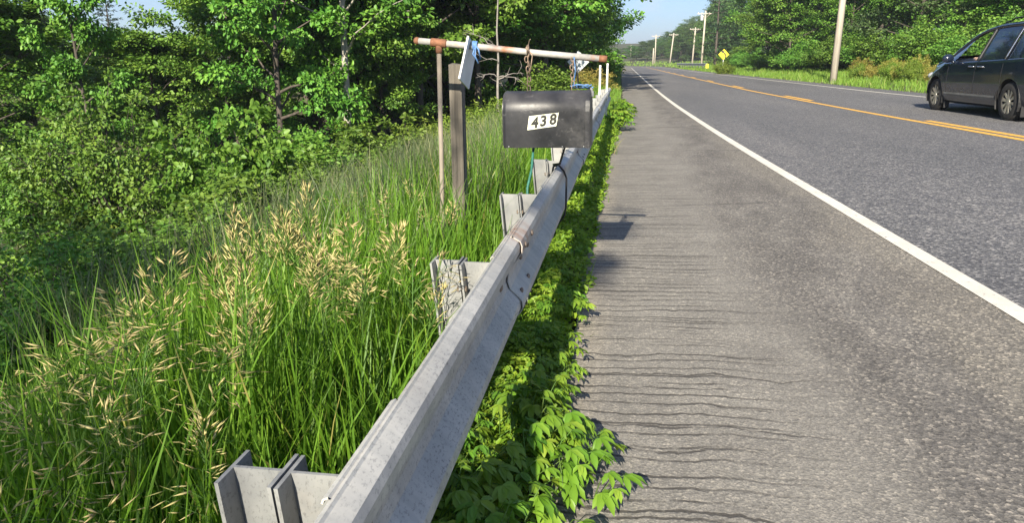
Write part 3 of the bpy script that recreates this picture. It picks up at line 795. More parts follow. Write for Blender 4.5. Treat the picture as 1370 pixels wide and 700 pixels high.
def tubes_mesh(name, tubes, n=6):
    """tubes: list of (points(k,3), radii(k))"""
    Vs, Qs, b = [], [], 0
    an = np.arange(n) * 2 * np.pi / n
    for P, r in tubes:
        P = np.asarray(P, float); r = np.asarray(r, float)
        T = unit(np.gradient(P, axis=0))
        ref = np.array([0.31, .17, 1.0]) if abs(T[0, 2]) < .85 else np.array([1., .2, .1])
        A = unit(np.cross(T, ref)); Bv = np.cross(T, A)
        V = P[:, None] + (A[:, None] * np.cos(an)[None, :, None] + Bv[:, None] * np.sin(an)[None, :, None]) * r[:, None, None]
        k = len(P)
        i = (np.arange(k - 1)[:, None] * n + np.arange(n)[None]); j = (np.arange(k - 1)[:, None] * n + (np.arange(n) + 1)[None] % n)
        Qs.append(np.stack([i, j, j + n, i + n], -1).reshape(-1, 4) + b); Vs.append(V.reshape(-1, 3)); b += k * n
    return np_mesh(name, np.concatenate(Vs), np.concatenate(Qs))
def clump_leaves(rg, C, O, rh, rv, per, L, flat=.75):
    """leaves spread through flattened clumps centred at C, facing outwards along O"""
    n = len(C); idx = np.repeat(np.arange(n), per); m = len(idx)
    u = unit(rg.normal(size=(m, 3))); r = rg.random((m, 1)) ** .45
    off = u * r * np.stack([rh[idx], rh[idx], rv[idx]], -1)
    P = C[idx] + off
    D = unit(O[idx] * .5 + unit(off + 1e-6) * .7 + rg.normal(size=(m, 3)) * .45 + np.array([0, 0, -.25]))
    Nv = unit(np.array([0, 0, flat]) + O[idx] * .45 + rg.normal(size=(m, 3)) * .42)
    tint = np.clip(np.repeat(rg.random(n), per) * .55 + rg.random(m) * .5 - .02, 0, 1)
    return P, D, Nv, L * rg.uniform(.7, 1.25, m), tint
def build_leaves(name, P, D, Nv, L, tint, shape=OVAL, asp=.72):
    V, q, t, k = leaf_arrays(P, D, Nv, L, L * asp, shape)
    return np_mesh(name, V, q, t, np.repeat(tint, k))

def tree_meshes(seed, h, cr, base, nl, per, L, prof='round', lean=.03, shape=OVAL, clr=.55, sub=(4, 7), trunk_r=.13, up=(12, 60), sparse=0.0):
    rg = np.random.default_rng(seed)
    k = 9; zz = np.linspace(0, h * .93, k)
    wob = np.cumsum(rg.normal(size=(k, 2)) * h * lean * .35, axis=0) * (zz / h)[:, None]; wob[0] = 0
    trunk = np.concatenate([wob, zz[:, None]], 1)
    tr_r = trunk_r * (1 - .85 * zz / (h * .93)); tr_r[0] *= 1.35
    tubes = [(trunk, tr_r)]
    C, O, RH = [], [], []
    def tp(z): return np.array([np.interp(z, zz, trunk[:, 0]), np.interp(z, zz, trunk[:, 1]), z])
    for i in range(nl):
        t = (i + rg.random()) / nl
        z0 = base + (h * .92 - base) * t ** .9
        if prof == 'round': pr = math.sin(math.pi * (.22 + .72 * t)) ** .7
        elif prof == 'cone': pr = (1 - t) ** .7 * .95 + .12
        else: pr = .55 + .45 * math.sin(math.pi * (.1 + .75 * t))
        ln = cr * pr * rg.uniform(.65, 1.15)
        az = i * 2.39996 + rg.normal() * .35
        el = R_(rg.uniform(-6, 10) + up[0] + (up[1] - up[0]) * t)
        d = np.array([math.cos(az) * math.cos(el), math.sin(az) * math.cos(el), math.sin(el)])
        s = np.linspace(0, 1, 5)[:, None]
        b0 = tp(z0)
        pts = b0 + d * ln * s + np.array([0, 0, 1]) * (ln * (.18 * s ** 2 - .22 * s ** 3)) + rg.normal(size=(5, 3)) * ln * .03 * s
        r0 = max(.012, np.interp(z0, zz, tr_r) * .42)
        tubes.append((pts, np.linspace(r0, .008, 5)))
        for j in range(rg.integers(*sub)):
            f = rg.uniform(.32, 1.0)
            p = np.array([np.interp(f, s[:, 0], pts[:, a]) for a in range(3)])
            a2 = az + rg.choice([-1, 1]) * rg.uniform(.4, 1.2); e2 = el * .5 + rg.normal() * .3
            d2 = np.array([math.cos(a2) * math.cos(e2), math.sin(a2) * math.cos(e2), math.sin(e2)])
            l2 = ln * rg.uniform(.22, .42)
            q = p + d2 * l2
            tubes.append((np.stack([p, p + d2 * l2 * .5 + np.array([0, 0, .04 * l2]), q]), np.array([r0 * .35, r0 * .22, .006])))
            if rg.random() > sparse:
                C.append(q); O.append(d2); RH.append(rg.uniform(.75, 1.25) * clr)
                C.append(p + d2 * l2 * .45); O.append(d2); RH.append(rg.uniform(.6, 1.0) * clr)
        C.append(pts[-1]); O.append(d); RH.append(clr * rg.uniform(.8, 1.2))
    top = tp(h * .93)
    for j in range(6):
        C.append(top + np.array([rg.normal() * clr * .5, rg.normal() * clr * .5, rg.uniform(-.5, .4) * clr])); O.append(np.array([rg.normal() * .4, rg.normal() * .4, 1.])); RH.append(clr * .8)
    C, O, RH = np.array(C), unit(np.array(O)), np.array(RH)
    P, D, Nv, LL, ti = clump_leaves(rg, C, O, RH, RH * .45, per, L)
    return tubes_mesh('tree_trunk', tubes), build_leaves('tree_crown', P, D, Nv, LL, ti, shape)

def conifer_meshes(seed, h, cr, per=26):
    rg = np.random.default_rng(seed)
    tubes = [(np.array([[0, 0, 0], [.03, 0, h * .5], [0, .02, h]]), np.array([h * .016, h * .01, .01]))]
    P, D, Nv, L, ti = [], [], [], [], []
    for z in np.arange(h * .12, h * .98, .42):
        t = z / h
        for j in range(6):
            az = rg.random() * 6.283; ln = cr * (1 - t) ** .75 * rg.uniform(.6, 1.1) + .12
            e = np.array([math.cos(az), math.sin(az), -.12 + .5 * t]); b0 = np.array([0, 0, z])
            tubes.append((np.stack([b0, b0 + e * ln * .6, b0 + e * ln + np.array([0, 0, .05])]), np.array([.02, .012, .005])))
            m = int(per * (ln / cr) + 6); s = rg.uniform(.2, 1, m)[:, None]
            P.append(b0 + e * ln * s + rg.normal(size=(m, 3)) * .06)
            D.append(e + rg.normal(size=(m, 3)) * .55); Nv.append(np.array([0, 0, 1]) + rg.normal(size=(m, 3)) * .3)
            L.append(rg.uniform(.18, .36, m)); ti.append(rg.random(m))
    return tubes_mesh('conifer_trunk', tubes), build_leaves('conifer_crown', np.concatenate(P), np.concatenate(D), np.concatenate(Nv), np.concatenate(L), np.concatenate(ti), RHOMB, .28)

def shrub_meshes(seed, h, r, ns, per, L, shape=OVAL, asp=.7, clr=.2, twig=.012, arch_=.5):
    rg = np.random.default_rng(seed); tubes = []; C, O, RH = [], [], []
    for i in range(ns):
        az = rg.random() * 6.283; rr = r * math.sqrt(rg.random())
        b0 = np.array([math.cos(az) * rr * .25, math.sin(az) * rr * .25, -.1])
        hh = h * (1 - .45 * (rr / r) ** 2) * rg.uniform(.7, 1.08)
        s = np.linspace(0, 1, 6)[:, None]
        e = np.array([math.cos(az) * rr, math.sin(az) * rr, hh])
        pts = b0 + (e - b0) * np.concatenate([s ** (1 + arch_), s ** (1 + arch_), s ** .8], 1) + rg.normal(size=(6, 3)) * .05 * s
        tubes.append((pts, np.linspace(twig, .003, 6)))
        for f in np.linspace(.25, 1, 7):
            p = np.array([np.interp(f, s[:, 0], pts[:, a]) for a in range(3)]) + rg.normal(size=3) * clr * .4
            o = unit(np.array([math.cos(az), math.sin(az), .3]) + rg.normal(size=3) * .6)
            l2 = rg.uniform(.15, .45) * r * .5; q = p + o * l2
            tubes.append((np.stack([p, (p + q) / 2, q]), np.array([twig * .4, twig * .3, .002])))
            C += [q, (p + q) / 2]; O += [o, o]; RH += [clr * rg.uniform(.7, 1.3), clr * rg.uniform(.6, 1)]
    C, O, RH = np.array(C), np.array(O), np.array(RH)
    P, D, Nv, LL, ti = clump_leaves(rg, C, O, RH, RH * .7, per, L, .6)
    keep = P[:, 2] > .02
    return tubes_mesh('shrub_stems', tubes, 5), build_leaves('shrub_leaves', P[keep], D[keep], Nv[keep], LL[keep], ti[keep], shape, asp)

def bare_meshes(seed, h, spread, n=16):
    rg = np.random.default_rng(seed); tubes = []
    zz = np.linspace(0, h, 8); tr = np.stack([np.cumsum(rg.normal(size=8)) * .05 * h / 8, np.cumsum(rg.normal(size=8)) * .05 * h / 8, zz], 1)
    tubes.append((tr, np.linspace(.05, .01, 8)))
    for i in range(n):
        z0 = rg.uniform(.3, 1) * h; p = np.array([np.interp(z0, zz, tr[:, 0]), np.interp(z0, zz, tr[:, 1]), z0])
        az = rg.random() * 6.283; d = np.array([math.cos(az), math.sin(az), rg.uniform(-.1, .8)]); ln = spread * rg.uniform(.4, 1)
        pts = [p]
        for k in range(5): pts.append(pts[-1] + unit(d + rg.normal(size=3) * .35) * ln / 5)
        tubes.append((np.array(pts), np.linspace(.02, .005, 6)))
        for j in range(4):
            b0 = pts[rg.integers(2, 6)]; e = unit(d + rg.normal(size=3) * .8) * ln * .35
            tubes.append((np.stack([b0, b0 + e * .5 + rg.normal(size=3) * .03, b0 + e]), np.array([.009, .006, .003])))
    return tubes_mesh('dead_branches', tubes, 5)

class Kind:
    """one meshed kind of plant; place() links the first, later ones share its meshes"""
    def __init__(s, name, cat, woody, leafy, wm, lm, parts=('trunk', 'crown')):
        s.name, s.cat, s.w, s.l, s.parts = name, cat, woody, leafy, parts
        s.w.materials.append(wm); s.l.materials.append(lm)
        s.proto = None
    def place(s, x, y, label, group=None, sc=1.0, sz=None, rz=None, dz=-.05):
        if s.proto is None:
            o = empty(s.name); link(s.parts[0], s.w, [], o, True); link(s.parts[1], s.l, [], o)
            s.proto = o
        else:
            o = copy_tree(s.proto)
        o.location = (x, y, gz(x, y) + dz); o.rotation_euler = (0, 0, random.random() * 6.28 if rz is None else rz)
        o.scale = (sc, sc, sz or sc)
        for k in ('label', 'category', 'group'):
            if k in o: del o[k]
        return tag(o, label, s.cat, group)

# ------------------------------------------------------------------ trees
K = {}
K['maple_a'] = Kind('broadleaf_tree', 'tree', *tree_meshes(11, 10.5, 3.0, .9, 34, 60, .145, 'round', clr=.42), M['bark'], M['leaf_maple'])
K['maple_b'] = Kind('broadleaf_tree', 'tree', *tree_meshes(12, 12.0, 3.3, 1.8, 36, 60, .145, 'tall', clr=.45), M['bark'], M['leaf_maple'])
K['maple_p'] = Kind('broadleaf_tree', 'tree', *tree_meshes(19, 12.0, 3.2, 2.5, 30, 56, .14, 'tall', clr=.48, trunk_r=.12), M['bark_pale'], M['leaf_maple'])
K['column'] = Kind('broadleaf_tree', 'tree', *tree_meshes(13, 8.5, 1.55, .4, 36, 52, .115, 'tall', clr=.32, trunk_r=.09), M['bark'], M['leaf_maple'])
K['low'] = Kind('broadleaf_tree', 'tree', *tree_meshes(14, 5.2, 2.5, .6, 26, 56, .115, 'round', clr=.36, trunk_r=.09), M['bark'], M['leaf_shrub'])
K['bright'] = Kind('broadleaf_tree', 'tree', *tree_meshes(15, 11.0, 3.2, 1.0, 28, 46, .15, 'tall', clr=.6), M['bark'], M['leaf_bright'])
K['dull'] = Kind('broadleaf_tree', 'tree', *tree_meshes(16, 8.0, 3.4, .5, 30, 44, .14, 'round', clr=.6), M['bark'], M['leaf_dull'])
K['far'] = Kind('broadleaf_tree', 'tree', *tree_meshes(17, 13.0, 4.2, .8, 26, 34, .26, 'tall', clr=.95, sub=(3, 5)), M['bark'], M['leaf_far'])
K['edge'] = Kind('broadleaf_tree', 'tree', *tree_meshes(18, 9.0, 3.6, .3, 34, 60, .16, 'round', clr=.55), M['bark'], M['leaf_shrub'])
K['conifer'] = Kind('conifer_tree', 'tree', *conifer_meshes(21, 9.0, 2.0), M['bark'], M['needle'])
K['shrub_a'] = Kind('shrub', 'shrub', *shrub_meshes(31, 2.3, 1.55, 40, 22, .062, clr=.17), M['bark'], M['leaf_shrub'], ('stems', 'leaves'))
K['shrub_b'] = Kind('shrub', 'shrub', *shrub_meshes(32, 1.9, .95, 28, 20, .09, clr=.17), M['bark'], M['leaf_bright'], ('stems', 'leaves'))
K['shrub_c'] = Kind('shrub', 'shrub', *shrub_meshes(33, 2.6, 2.1, 34, 34, .10, clr=.33), M['bark'], M['leaf_shrub'], ('stems', 'leaves'))
K['weed'] = Kind('weed_clump', 'weeds', *shrub_meshes(34, 1.0, .75, 34, 16, .075, LANCE, .32, clr=.12, twig=.005, arch_=.2), M['stem'], M['herb'], ('stems', 'leaves'))
K['gold'] = Kind('weed_clump', 'weeds', *shrub_meshes(35, 1.0, .8, 40, 18, .06, LANCE, .35, clr=.1, twig=.005, arch_=.2), M['stem'], M['goldweed'], ('stems', 'leaves'))
bare = Kind('dead_tree', 'dead tree', *(lambda a: (a, None))(bare_meshes(41, 5.5, 2.0)), M['deadwood'], None) if False else None

def tree(kind, xp, Y, label, group=None, sc=1.0, sz=None, rz=None):
    p = px(xp, Y); return K[kind].place(p.x, Y, label, group, sc, sz, rz)
GL = 'trees of the wood left of the guardrail'
tree('column', 112, 15.5, 'narrow dark dense tree standing tallest at the far left, bush at its foot', GL, .64, 1.0)
tree('column', 40, 18.5, 'narrow tree at the left edge, smaller than the dense dark one beside it', GL, .9, .62)
tree('low', -40, 17, 'broad low tree cut by the left edge of the photo', GL, 1.1, 1.0)
def low(xp, Y, ytop, label, sc): return tree('low', xp, Y, label, GL, sc, (px(xp, Y, ytop).z - gz(px(xp, Y).x, Y)) / 5.35)
low(205, 22, 46, 'low round sunlit tree under the open patch of sky', 1.05)
low(250, 25, 48, 'low round tree between the patch of sky and the maples', 1.0)
low(165, 28, 56, 'low tree half hidden between the narrow tree and the round sunlit one', 1.0)
tree('maple_a', 368, 19.5, 'maple with layered sunlit leaves left of the maple with the pale trunk', GL, .75, 1.0, 1.0)
tree('maple_p', 461, 20.5, 'maple with a pale grey trunk bare down to the weeds', GL, 1.0, 1.05, 2.6)
tree('maple_a', 415, 24, 'maple filling the gap between the two pale trunked maples', GL, 1.05, 1.1, 4.0)
tree('maple_b', 560, 25, 'tall shady maple directly behind the wooden post and pipe', GL, 1.1, 1.1)
tree('maple_b', 640, 27, 'dark tall maple behind the mailbox and chain', GL, 1.0, 1.1)
tree('maple_a', 520, 29, 'maple deep in shade between the trunked maple and the wooden post', GL, 1.15, 1.1)
tree('bright', 705, 33, 'bright yellow green tree leaning out above the mailbox', GL, .95, 1.0)
tree('bright', 742, 42, 'bright yellow green tree behind the white pipe, second from the mailbox', GL, 1.0, 1.0)
tree('edge', 752, 34, 'low bushy tree behind the diamond sign back', GL, .55, .45)
tree('edge', 775, 58, 'full green roadside tree beyond the rail end, inner one of the row', GL, 1.25, 1.35)
tree('maple_a', 768, 70, 'tall green roadside tree overhanging the far shoulder', GL, 1.5, 1.35)
tree('edge', 772, 88, 'round roadside tree at the corner where the road bends out of sight', GL, 1.4, 1.55)
tree('maple_a', 745, 62, 'tall crown rising behind the roadside row beyond the mailbox', GL, 1.35, 1.3)
tree('edge', 786, 118, 'last roadside tree on the left before the bend', GL, 1.3, 1.4)
tree('edge', 300, 21.5, 'bushy tree filling the left flank of the maples, beside the low round trees', GL, .6, .62)
tree('edge', 425, 22.5, 'bushy tree left of the bare pale trunk, behind the bright bushes', GL, .55, .58)
tree('edge', 510, 23.5, 'bushy tree right of the bare pale trunk', GL, .55, .6)
tree('maple_a', 480, 23.0, 'maple whose crown joins the one with the bare pale trunk', GL, .85, 1.1, 2.2)
tree('maple_a', 310, 24.5, 'maple at the right edge of the open patch of sky', GL, .62, .95, 3.1)
tree('edge', -5, 27, 'bushy tree behind the smaller tree at the left edge', GL, .6, .55)
GB = 'trees deep in the wood on the left'
LBK = 'shaded broadleaf tree deep in the left wood behind the front row'
rg = random.Random(5)
for i in range(34):
    Y = 30 + 34 * rg.random() ** 1.2
    xp = rg.uniform(275 + 4.2 * 990 / Y, 735)
    tree(rg.choice(['maple_a', 'maple_a', 'edge', 'maple_b']), xp, Y, LBK, GB, rg.uniform(.95, 1.3), rg.uniform(1.0, 1.3))
for i in range(12):
    Y = 30 + 26 * rg.random(); xp = rg.uniform(-140, 90)
    tree(rg.choice(['maple_a', 'edge']), xp, Y, LBK, GB, rg.uniform(.6, .8), rg.uniform(.48, .62))
LLW = 'low bushy tree in the back of the wood below the open patch of sky'
for i in range(9):
    tree('edge', rg.uniform(-110, 60), rg.uniform(34, 60), LBK, GB, rg.uniform(.8, 1.1), rg.uniform(.42, .55))
for i in range(20):
    Y = 26 + 30 * rg.random(); xp = rg.uniform(130, 290)
    top = px(xp, Y, rg.uniform(50, 64)).z - gz(px(xp, Y).x, Y)
    tree(rg.choice(['low', 'edge']), xp, Y, LLW, 'low trees below the patch of sky', rg.uniform(.7, .95), top / 9.6)
tree('conifer', 8, 38, 'feathery conifer tip at the upper left corner', None, 1.0, .85)
tree('conifer', 152, 55, 'conifer tip showing beside the patch of sky', None, 1.0, .80)
K['airy'] = Kind('broadleaf_tree', 'tree', *tree_meshes(27, 9.5, 3.6, 2.2, 26, 30, .12, 'round', clr=.5, sparse=.25), M['bark'], M['leaf_maple'])
K['airy'].place(-5.05, -8.6, 'loose crowned tree standing behind the viewpoint and dappling the near rail', None, 1.0, 1.0)
K['sapling'] = Kind('sapling', 'tree', *tree_meshes(28, 8.2, .20, 7.35, 5, 6, .09, 'round', clr=.09, trunk_r=.035, sub=(1, 3)), M['bark'], M['leaf_maple'])  # added out of view, shaped only to throw leaf shadows on the shoulder
K['sapling'].place(-1.84, -8.6, 'lanky unseen sapling added behind the viewpoint, leaves only at its tip to cast shadow spots', None, 1.0, 1.0)
K['maple_b'].place(-9.6, -8.5, 'tall dense tree standing left behind the viewpoint, shading the foot of the bank', None, 1.0, .92)
# bare dead saplings
def dead(xp, Y, h, seed, label, n=16, sp=1.4):
    p = px(xp, Y); o = link('dead_sapling', bare_meshes(seed, h, sp, n), M['deadwood'], None, True)
    o.location = (p.x, Y, gz(p.x, Y)); tag(o, label, 'dead tree', 'dead saplings')
dead(668, 21, 5.2, 41, 'bare grey dead sapling with forked twigs behind the mailbox chain', 12, 1.0)

# shrubs on the foot of the bank
GS = 'shrubs at the foot of the bank'
def shrub(kind, xp, Y, label, group=GS, sc=1.0, sz=None):
    p = px(xp, Y); return K[kind].place(p.x, Y, label, group, sc, sz)
shrub('shrub_a', 135, 11.2, 'big loose bush at the left with twiggy top', GS, 1.05, 1.22)
shrub('shrub_b', 290, 10.2, 'upright bright bush left of the trunked maples', GS, 1.0, 1.15)
shrub('shrub_a', 20, 12.5, 'bush at the left edge behind the big loose bush', GS, .9, .9)
shrub('shrub_b', 345, 12.0, 'small bright bush right of the upright bright one', GS, 1.0, .8)
shrub('shrub_b', 405, 13.2, 'bright bush below the gap between the two trunks', GS, 1.05, .85)
shrub('shrub_b', 455, 15.0, 'bright bush at the foot of the bare pale trunk', GS, 1.1, .82)
shrub('shrub_b', 510, 16.5, 'bright bush between the pale trunk and the pipe', GS, 1.1, .85)
shrub('shrub_b', 375, 10.6, 'leafy bush just behind the tallest seed heads', GS, 1.0, .72)
shrub('shrub_c', 372, 16.0, 'wide leafy bush hiding the foot of the maple beside the pale trunk', GS, .75, .65)
shrub('shrub_a', 300, 8.3, 'low spreading bush in front of the upright bright bush', GS, .6, .5)
shrub('shrub_a', 0, 8.2, 'dark low bush at the left edge above the seeding grass', GS, .75, .45)
for xp, Y, k, sc_, sz_, lab in ((60, 5.0, 'shrub_a', .62, .55, 'dark low bush beside the straw seed heads at the left edge'), (-40, 4.2, 'shrub_a', .6, .5, 'low bush cut by the left edge of the photo, in the seeding grass'), 
        (215, 6.8, 'shrub_b', .8, .5, 'bright low bush behind the seed heads, left of the tallest ones'), (270, 7.2, 'shrub_b', .85, .55, 'bright low bush under the upright bright bush'), (330, 8.2, 'shrub_b', .9, .62, 'bright low bush behind the tallest seed heads on their left'),
        (385, 9.2, 'shrub_b', .9, .58, 'bright low bush behind the tallest seed heads on their right'), (20, 6.4, 'shrub_c', .45, .4, 'broad leaved low bush at the left edge')):
    shrub(k, xp, Y, lab, GS, sc_, sz_)
GW = 'weed clumps along the bank'
for xp, Y, k, lab, sc_w in ((560, 17.0, 'weed', 'yellow green weed clump left of the wooden post', 1.3), (600, 18.5, 'weed', 'yellow green weed clump behind the wooden post', 1.3),
        (645, 16.0, 'weed', 'yellow green weed clump left of the mailbox', 1.25), (670, 19.5, 'weed', 'yellow green weed clump far behind the mailbox', 1.3), (625, 13.0, 'weed', 'yellow green weed clump between post and mailbox', 1.0),
        (40, 9.6, 'weed', 'bright yellow weed patch low at the left edge', 1.15), (85, 9.2, 'weed', 'bright yellow weed patch under the big loose bush', .95),
        (735, 22, 'gold', 'golden brown weed clump beyond the mailbox', .9), (790, 30, 'gold', 'golden brown weed clump beyond the marker stakes', 1.2), (750, 19, 'weed', 'green weed clump behind the mailbox door end', .6),
        (788, 22, 'weed', 'green weed clump left of the marker stakes', .75), (968, 67, 'weed', 'green weed clump at the foot of the yellow curve sign', 1.2), (430, 11.3, 'weed', 'yellow green weed clump behind the seed heads', 1.0), (500, 12.4, 'weed', 'yellow green weed clump in front of the bright bushes', 1.0)):
    shrub(k, xp, Y, lab, GW, sc_w, sc_w * .95)
shrub('shrub_b', 733, 26, 'green bush behind the mailbox, before the bright tree', GS, 1.1, .85)
shrub('shrub_c', 800, 46, 'green bush at the end of the rail by the shoulder', GS, .8, .7)

# right side of the road
GR = 'trees across the road'
rt = [('edge', 1006, 82, .9, .75, 'bushy tree behind the yellow curve sign'), ('edge', 1030, 62, 1.0, .95, 'round bright tree left of the near utility pole'),
      ('maple_a', 1070, 66, 1.3, 1.2, 'tall tree rising behind the round tree left of the pole'), ('edge', 1105, 56, .8, .75, 'leafy tree right behind the near utility pole'),
      ('dull', 1190, 46, 1.15, .92, 'dull grey green spreading tree between the pole and the car'), ('maple_b', 1150, 60, 1.3, 1.2, 'tall dark tree above the grey green one'),
      ('maple_b', 1240, 54, 1.2, 1.1, 'tall dark tree above the front of the car'), ('dull', 1262, 40, .62, .5, 'small dark tree just ahead of the car'),
      ('bright', 1345, 44, 1.0, .9, 'bright tree above the roof of the car'), ('edge', 1310, 38, .8, .6, 'bushy tree seen through the car window'),
      ('edge', 1400, 40, 1.0, 1.0, 'bushy tree cut by the right edge of the photo'), ('maple_a', 1010, 90, 1.4, 1.35, 'tall tree above and behind the curve sign'),
      ('maple_b', 1000, 112, 1.3, 1.4, 'tall tree behind the two close utility poles'), ('conifer', 945, 128, 1.5, 1.85, 'dark pine sticking out above the treeline beside the first far pole'),
      ('maple_a', 1110, 84, 1.5, 1.5, 'high crown behind the near pole'), ('maple_b', 1200, 78, 1.5, 1.5, 'high crown behind the grey green tree'),
      ('maple_a', 1300, 70, 1.5, 1.5, 'high crown behind the car'), ('maple_b', 1380, 66, 1.5, 1.5, 'high crown at the right edge behind the bushy trees'),
      ('maple_a', 1050, 105, 1.6, 1.6, 'highest crown on the slope left of the pole')]
for k, xp, Y, sc, sz, lab in rt: tree(k, xp + 1500 / Y, Y, lab, GR, sc, sz)
LRB = 'tree on the wooded slope behind the front row across the road'
for i in range(30):
    Y = rg.uniform(75, 150); xp = rg.uniform(985, 1480)
    tree(rg.choice(['maple_a', 'maple_b', 'edge', 'far']), xp, Y, LRB, 'trees on the slope across the road', rg.uniform(1.2, 1.6), rg.uniform(1.2, 1.6))
GE = 'roadside shrubs across the road'
LRS = 'leafy shrub in the hedge line along the verge across the road'
for xp, Y in ((1000, 72), (1022, 66), (1045, 58), (1060, 56), (1085, 52), (1100, 50), (1135, 47), (1150, 45), (978, 84), (1215, 36), (1180, 40), (1240, 33), (962, 90), (982, 80), (1290, 30), (1320, 29), (1350, 28), (1390, 27)):
    K['shrub_c'].place(px(xp, Y).x + 1.9, Y, LRS, GE, rg.uniform(.75, 1.15), rg.uniform(.6, .95))
LRG = 'clump of tall golden weeds on the verge near the car'
for i in range(22):
    Y = rg.uniform(25, 40); x_ = edge_r(Y) + rg.uniform(2.0, 3.2)
    K['gold' if rg.random() < .5 else 'weed'].place(x_, Y, LRG, 'golden weeds on the verge', rg.uniform(.5, .8), rg.uniform(.7, 1.0))
# far wood round the bend: distant trees of one kind
LF = 'hazy distant tree in the wood beyond the bend'
for i in range(95):
    xp = rg.uniform(838, 985)
    f = rg.random()
    Y = 262 + 110 * f
    if xp > 900: Y = rg.uniform(222, 300)
    if xp > 955: Y = rg.uniform(150, 260)
    x = px(xp, Y).x
    l, s = to_lateral(x, Y)
    if l < edge_r(0) + 4 and s < 420: 
        if -6 < l: continue
    ytop = np.interp(xp, [838, 860, 880, 900, 920, 940, 960, 985], [62, 57, 52, 44, 34, 22, 8, -10]) + rg.uniform(0, 16)
    top = px(xp, Y, ytop).z - gz(x, Y)
    if top < 3: continue
    K[rg.choice(['far', 'far', 'far', 'maple_b'])].place(x, Y, LF, 'distant trees beyond the bend', rg.uniform(.9, 1.3), top / 12.6)
for i in range(16):       # on the inside of the bend
    Y = rg.uniform(120, 190); xp = rg.uniform(735, 800)
    K['far'].place(px(xp, Y).x, Y, LF, 'distant trees beyond the bend', rg.uniform(.9, 1.2), rg.uniform(.9, 1.1))

# ------------------------------------------------------------------ grass (nobody could count it)
def blades(P, H, W, az, lean, tint, seg=4, droop=.35):
    n = len(P); T = np.linspace(0, 1, seg + 1)
    dh = np.stack([np.cos(az), np.sin(az), np.zeros(n)], -1)
    fa = az + np.pi / 2 + rng.normal(size=n) * .7
    wd = np.stack([np.cos(fa), np.sin(fa), np.zeros(n)], -1)
    rows = []
    for t in T:
        c = P + dh * (H * lean * t ** 1.8)[:, None] + np.array([0, 0, 1.]) * (H * (t - droop * lean * t ** 3))[:, None]
        ww = (W * .5 * (1 - t) ** .6 + .0003)[:, None]
        rows += [c - wd * ww, c + wd * ww]
    V = np.stack(rows, 1).reshape(-1, 3); k = 2 * (seg + 1)
    q = np.array([(2 * i, 2 * i + 1, 2 * i + 3, 2 * i + 2) for i in range(seg)])
    Q = (q[None] + (np.arange(n) * k)[:, None, None]).reshape(-1, 4)
    return V, Q, np.repeat(tint, k)
def merge(parts):
    Vs, Qs, Ts, b = [], [], [], 0
    for V, Q, T in parts:
        Vs.append(V); Qs.append(Q + b); Ts.append(T); b += len(V)
    return np.concatenate(Vs), np.concatenate(Qs), np.concatenate(Ts)
def field(x0, x1, y0, y1, dens, h, wd, hv=.3, lean=(.15, .75), tuft=9, tb=(0, .7), maxx=None, hx=None):
    n = int((x1 - x0) * (y1 - y0) * dens); nt_ = max(1, n // tuft)
    tx = rng.uniform(x0, x1, nt_); ty = rng.uniform(y0, y1, nt_); th = rng.uniform(.7, 1.25, nt_); tt = rng.random(nt_)
    i = rng.integers(0, nt_, n)
    x = tx[i] + rng.normal(size=n) * .035 * (1 + wd * 60); y = ty[i] + rng.normal(size=n) * .035 * (1 + wd * 60)
    l, s = to_lateral(x, y)
    if maxx is not None:
        k = l < maxx(np.clip(s, -10, 200)); x, y, i, l, s = x[k], y[k], i[k], l[k], s[k]; n = len(x)
    H = h * th[i] * rng.uniform(1 - hv, 1 + hv, n)
    if hx is not None: H = H * hx(x, y)
    P = np.stack([x, y, ground_z(x, y) - .02], -1)
    return blades(P, H, wd * rng.uniform(.7, 1.3, n), rng.random(n) * 6.283, rng.uniform(*lean, n), np.clip(tb[0] + (tb[1] - tb[0]) * (tt[i] * .5 + rng.random(n) * .5) + (rng.random(n) > .94) * .5, 0, 1))
lim = lambda s: pave(s) - .27
# lower beside the rail, tall further down the bank
hx1 = lambda x, y: np.interp(-x, [.3, .55, .85, 1.3, 1.9, 2.7, 6], [.42, .55, .88, 1.0, .85, .6, .6])
parts = [field(-2.7, -.42, .25, 3.6, 1800, .68, .0105, maxx=lim, hx=hx1, lean=(.05, .42)),
         field(-3.1, -.42, 3.6, 8, 950, .66, .0105, maxx=lim, hx=hx1, lean=(.06, .5)),
         field(-4.0, -.42, 8, 16, 420, .66, .011, maxx=lim, hx=hx1), field(-5, -.4, 16, 30, 170, .6, .018, maxx=lim, hx=hx1)]
V, Q, T = merge(parts)
o = link('tall_grass', np_mesh('tall_grass', V, Q, None, T), M['grass']); tag(o, kind='stuff')
# fine misty panicles standing over the middle of the bank
n = 5200
x = rng.uniform(-3.4, -.9, n); y = rng.uniform(3.2, 13, n)
V, Q, T = blades(np.stack([x, y, ground_z(x, y) + .45 * np.interp(-x, [.8, 1.6], [.6, 1])], -1), rng.uniform(.25, .6, n), np.full(n, .006), rng.random(n) * 6.283, rng.uniform(.1, .7, n), rng.random(n), 3)
o = link('flowering_grass', np_mesh('flowering_grass', V, Q, None, T), M['grass_haze']); tag(o, kind='stuff')
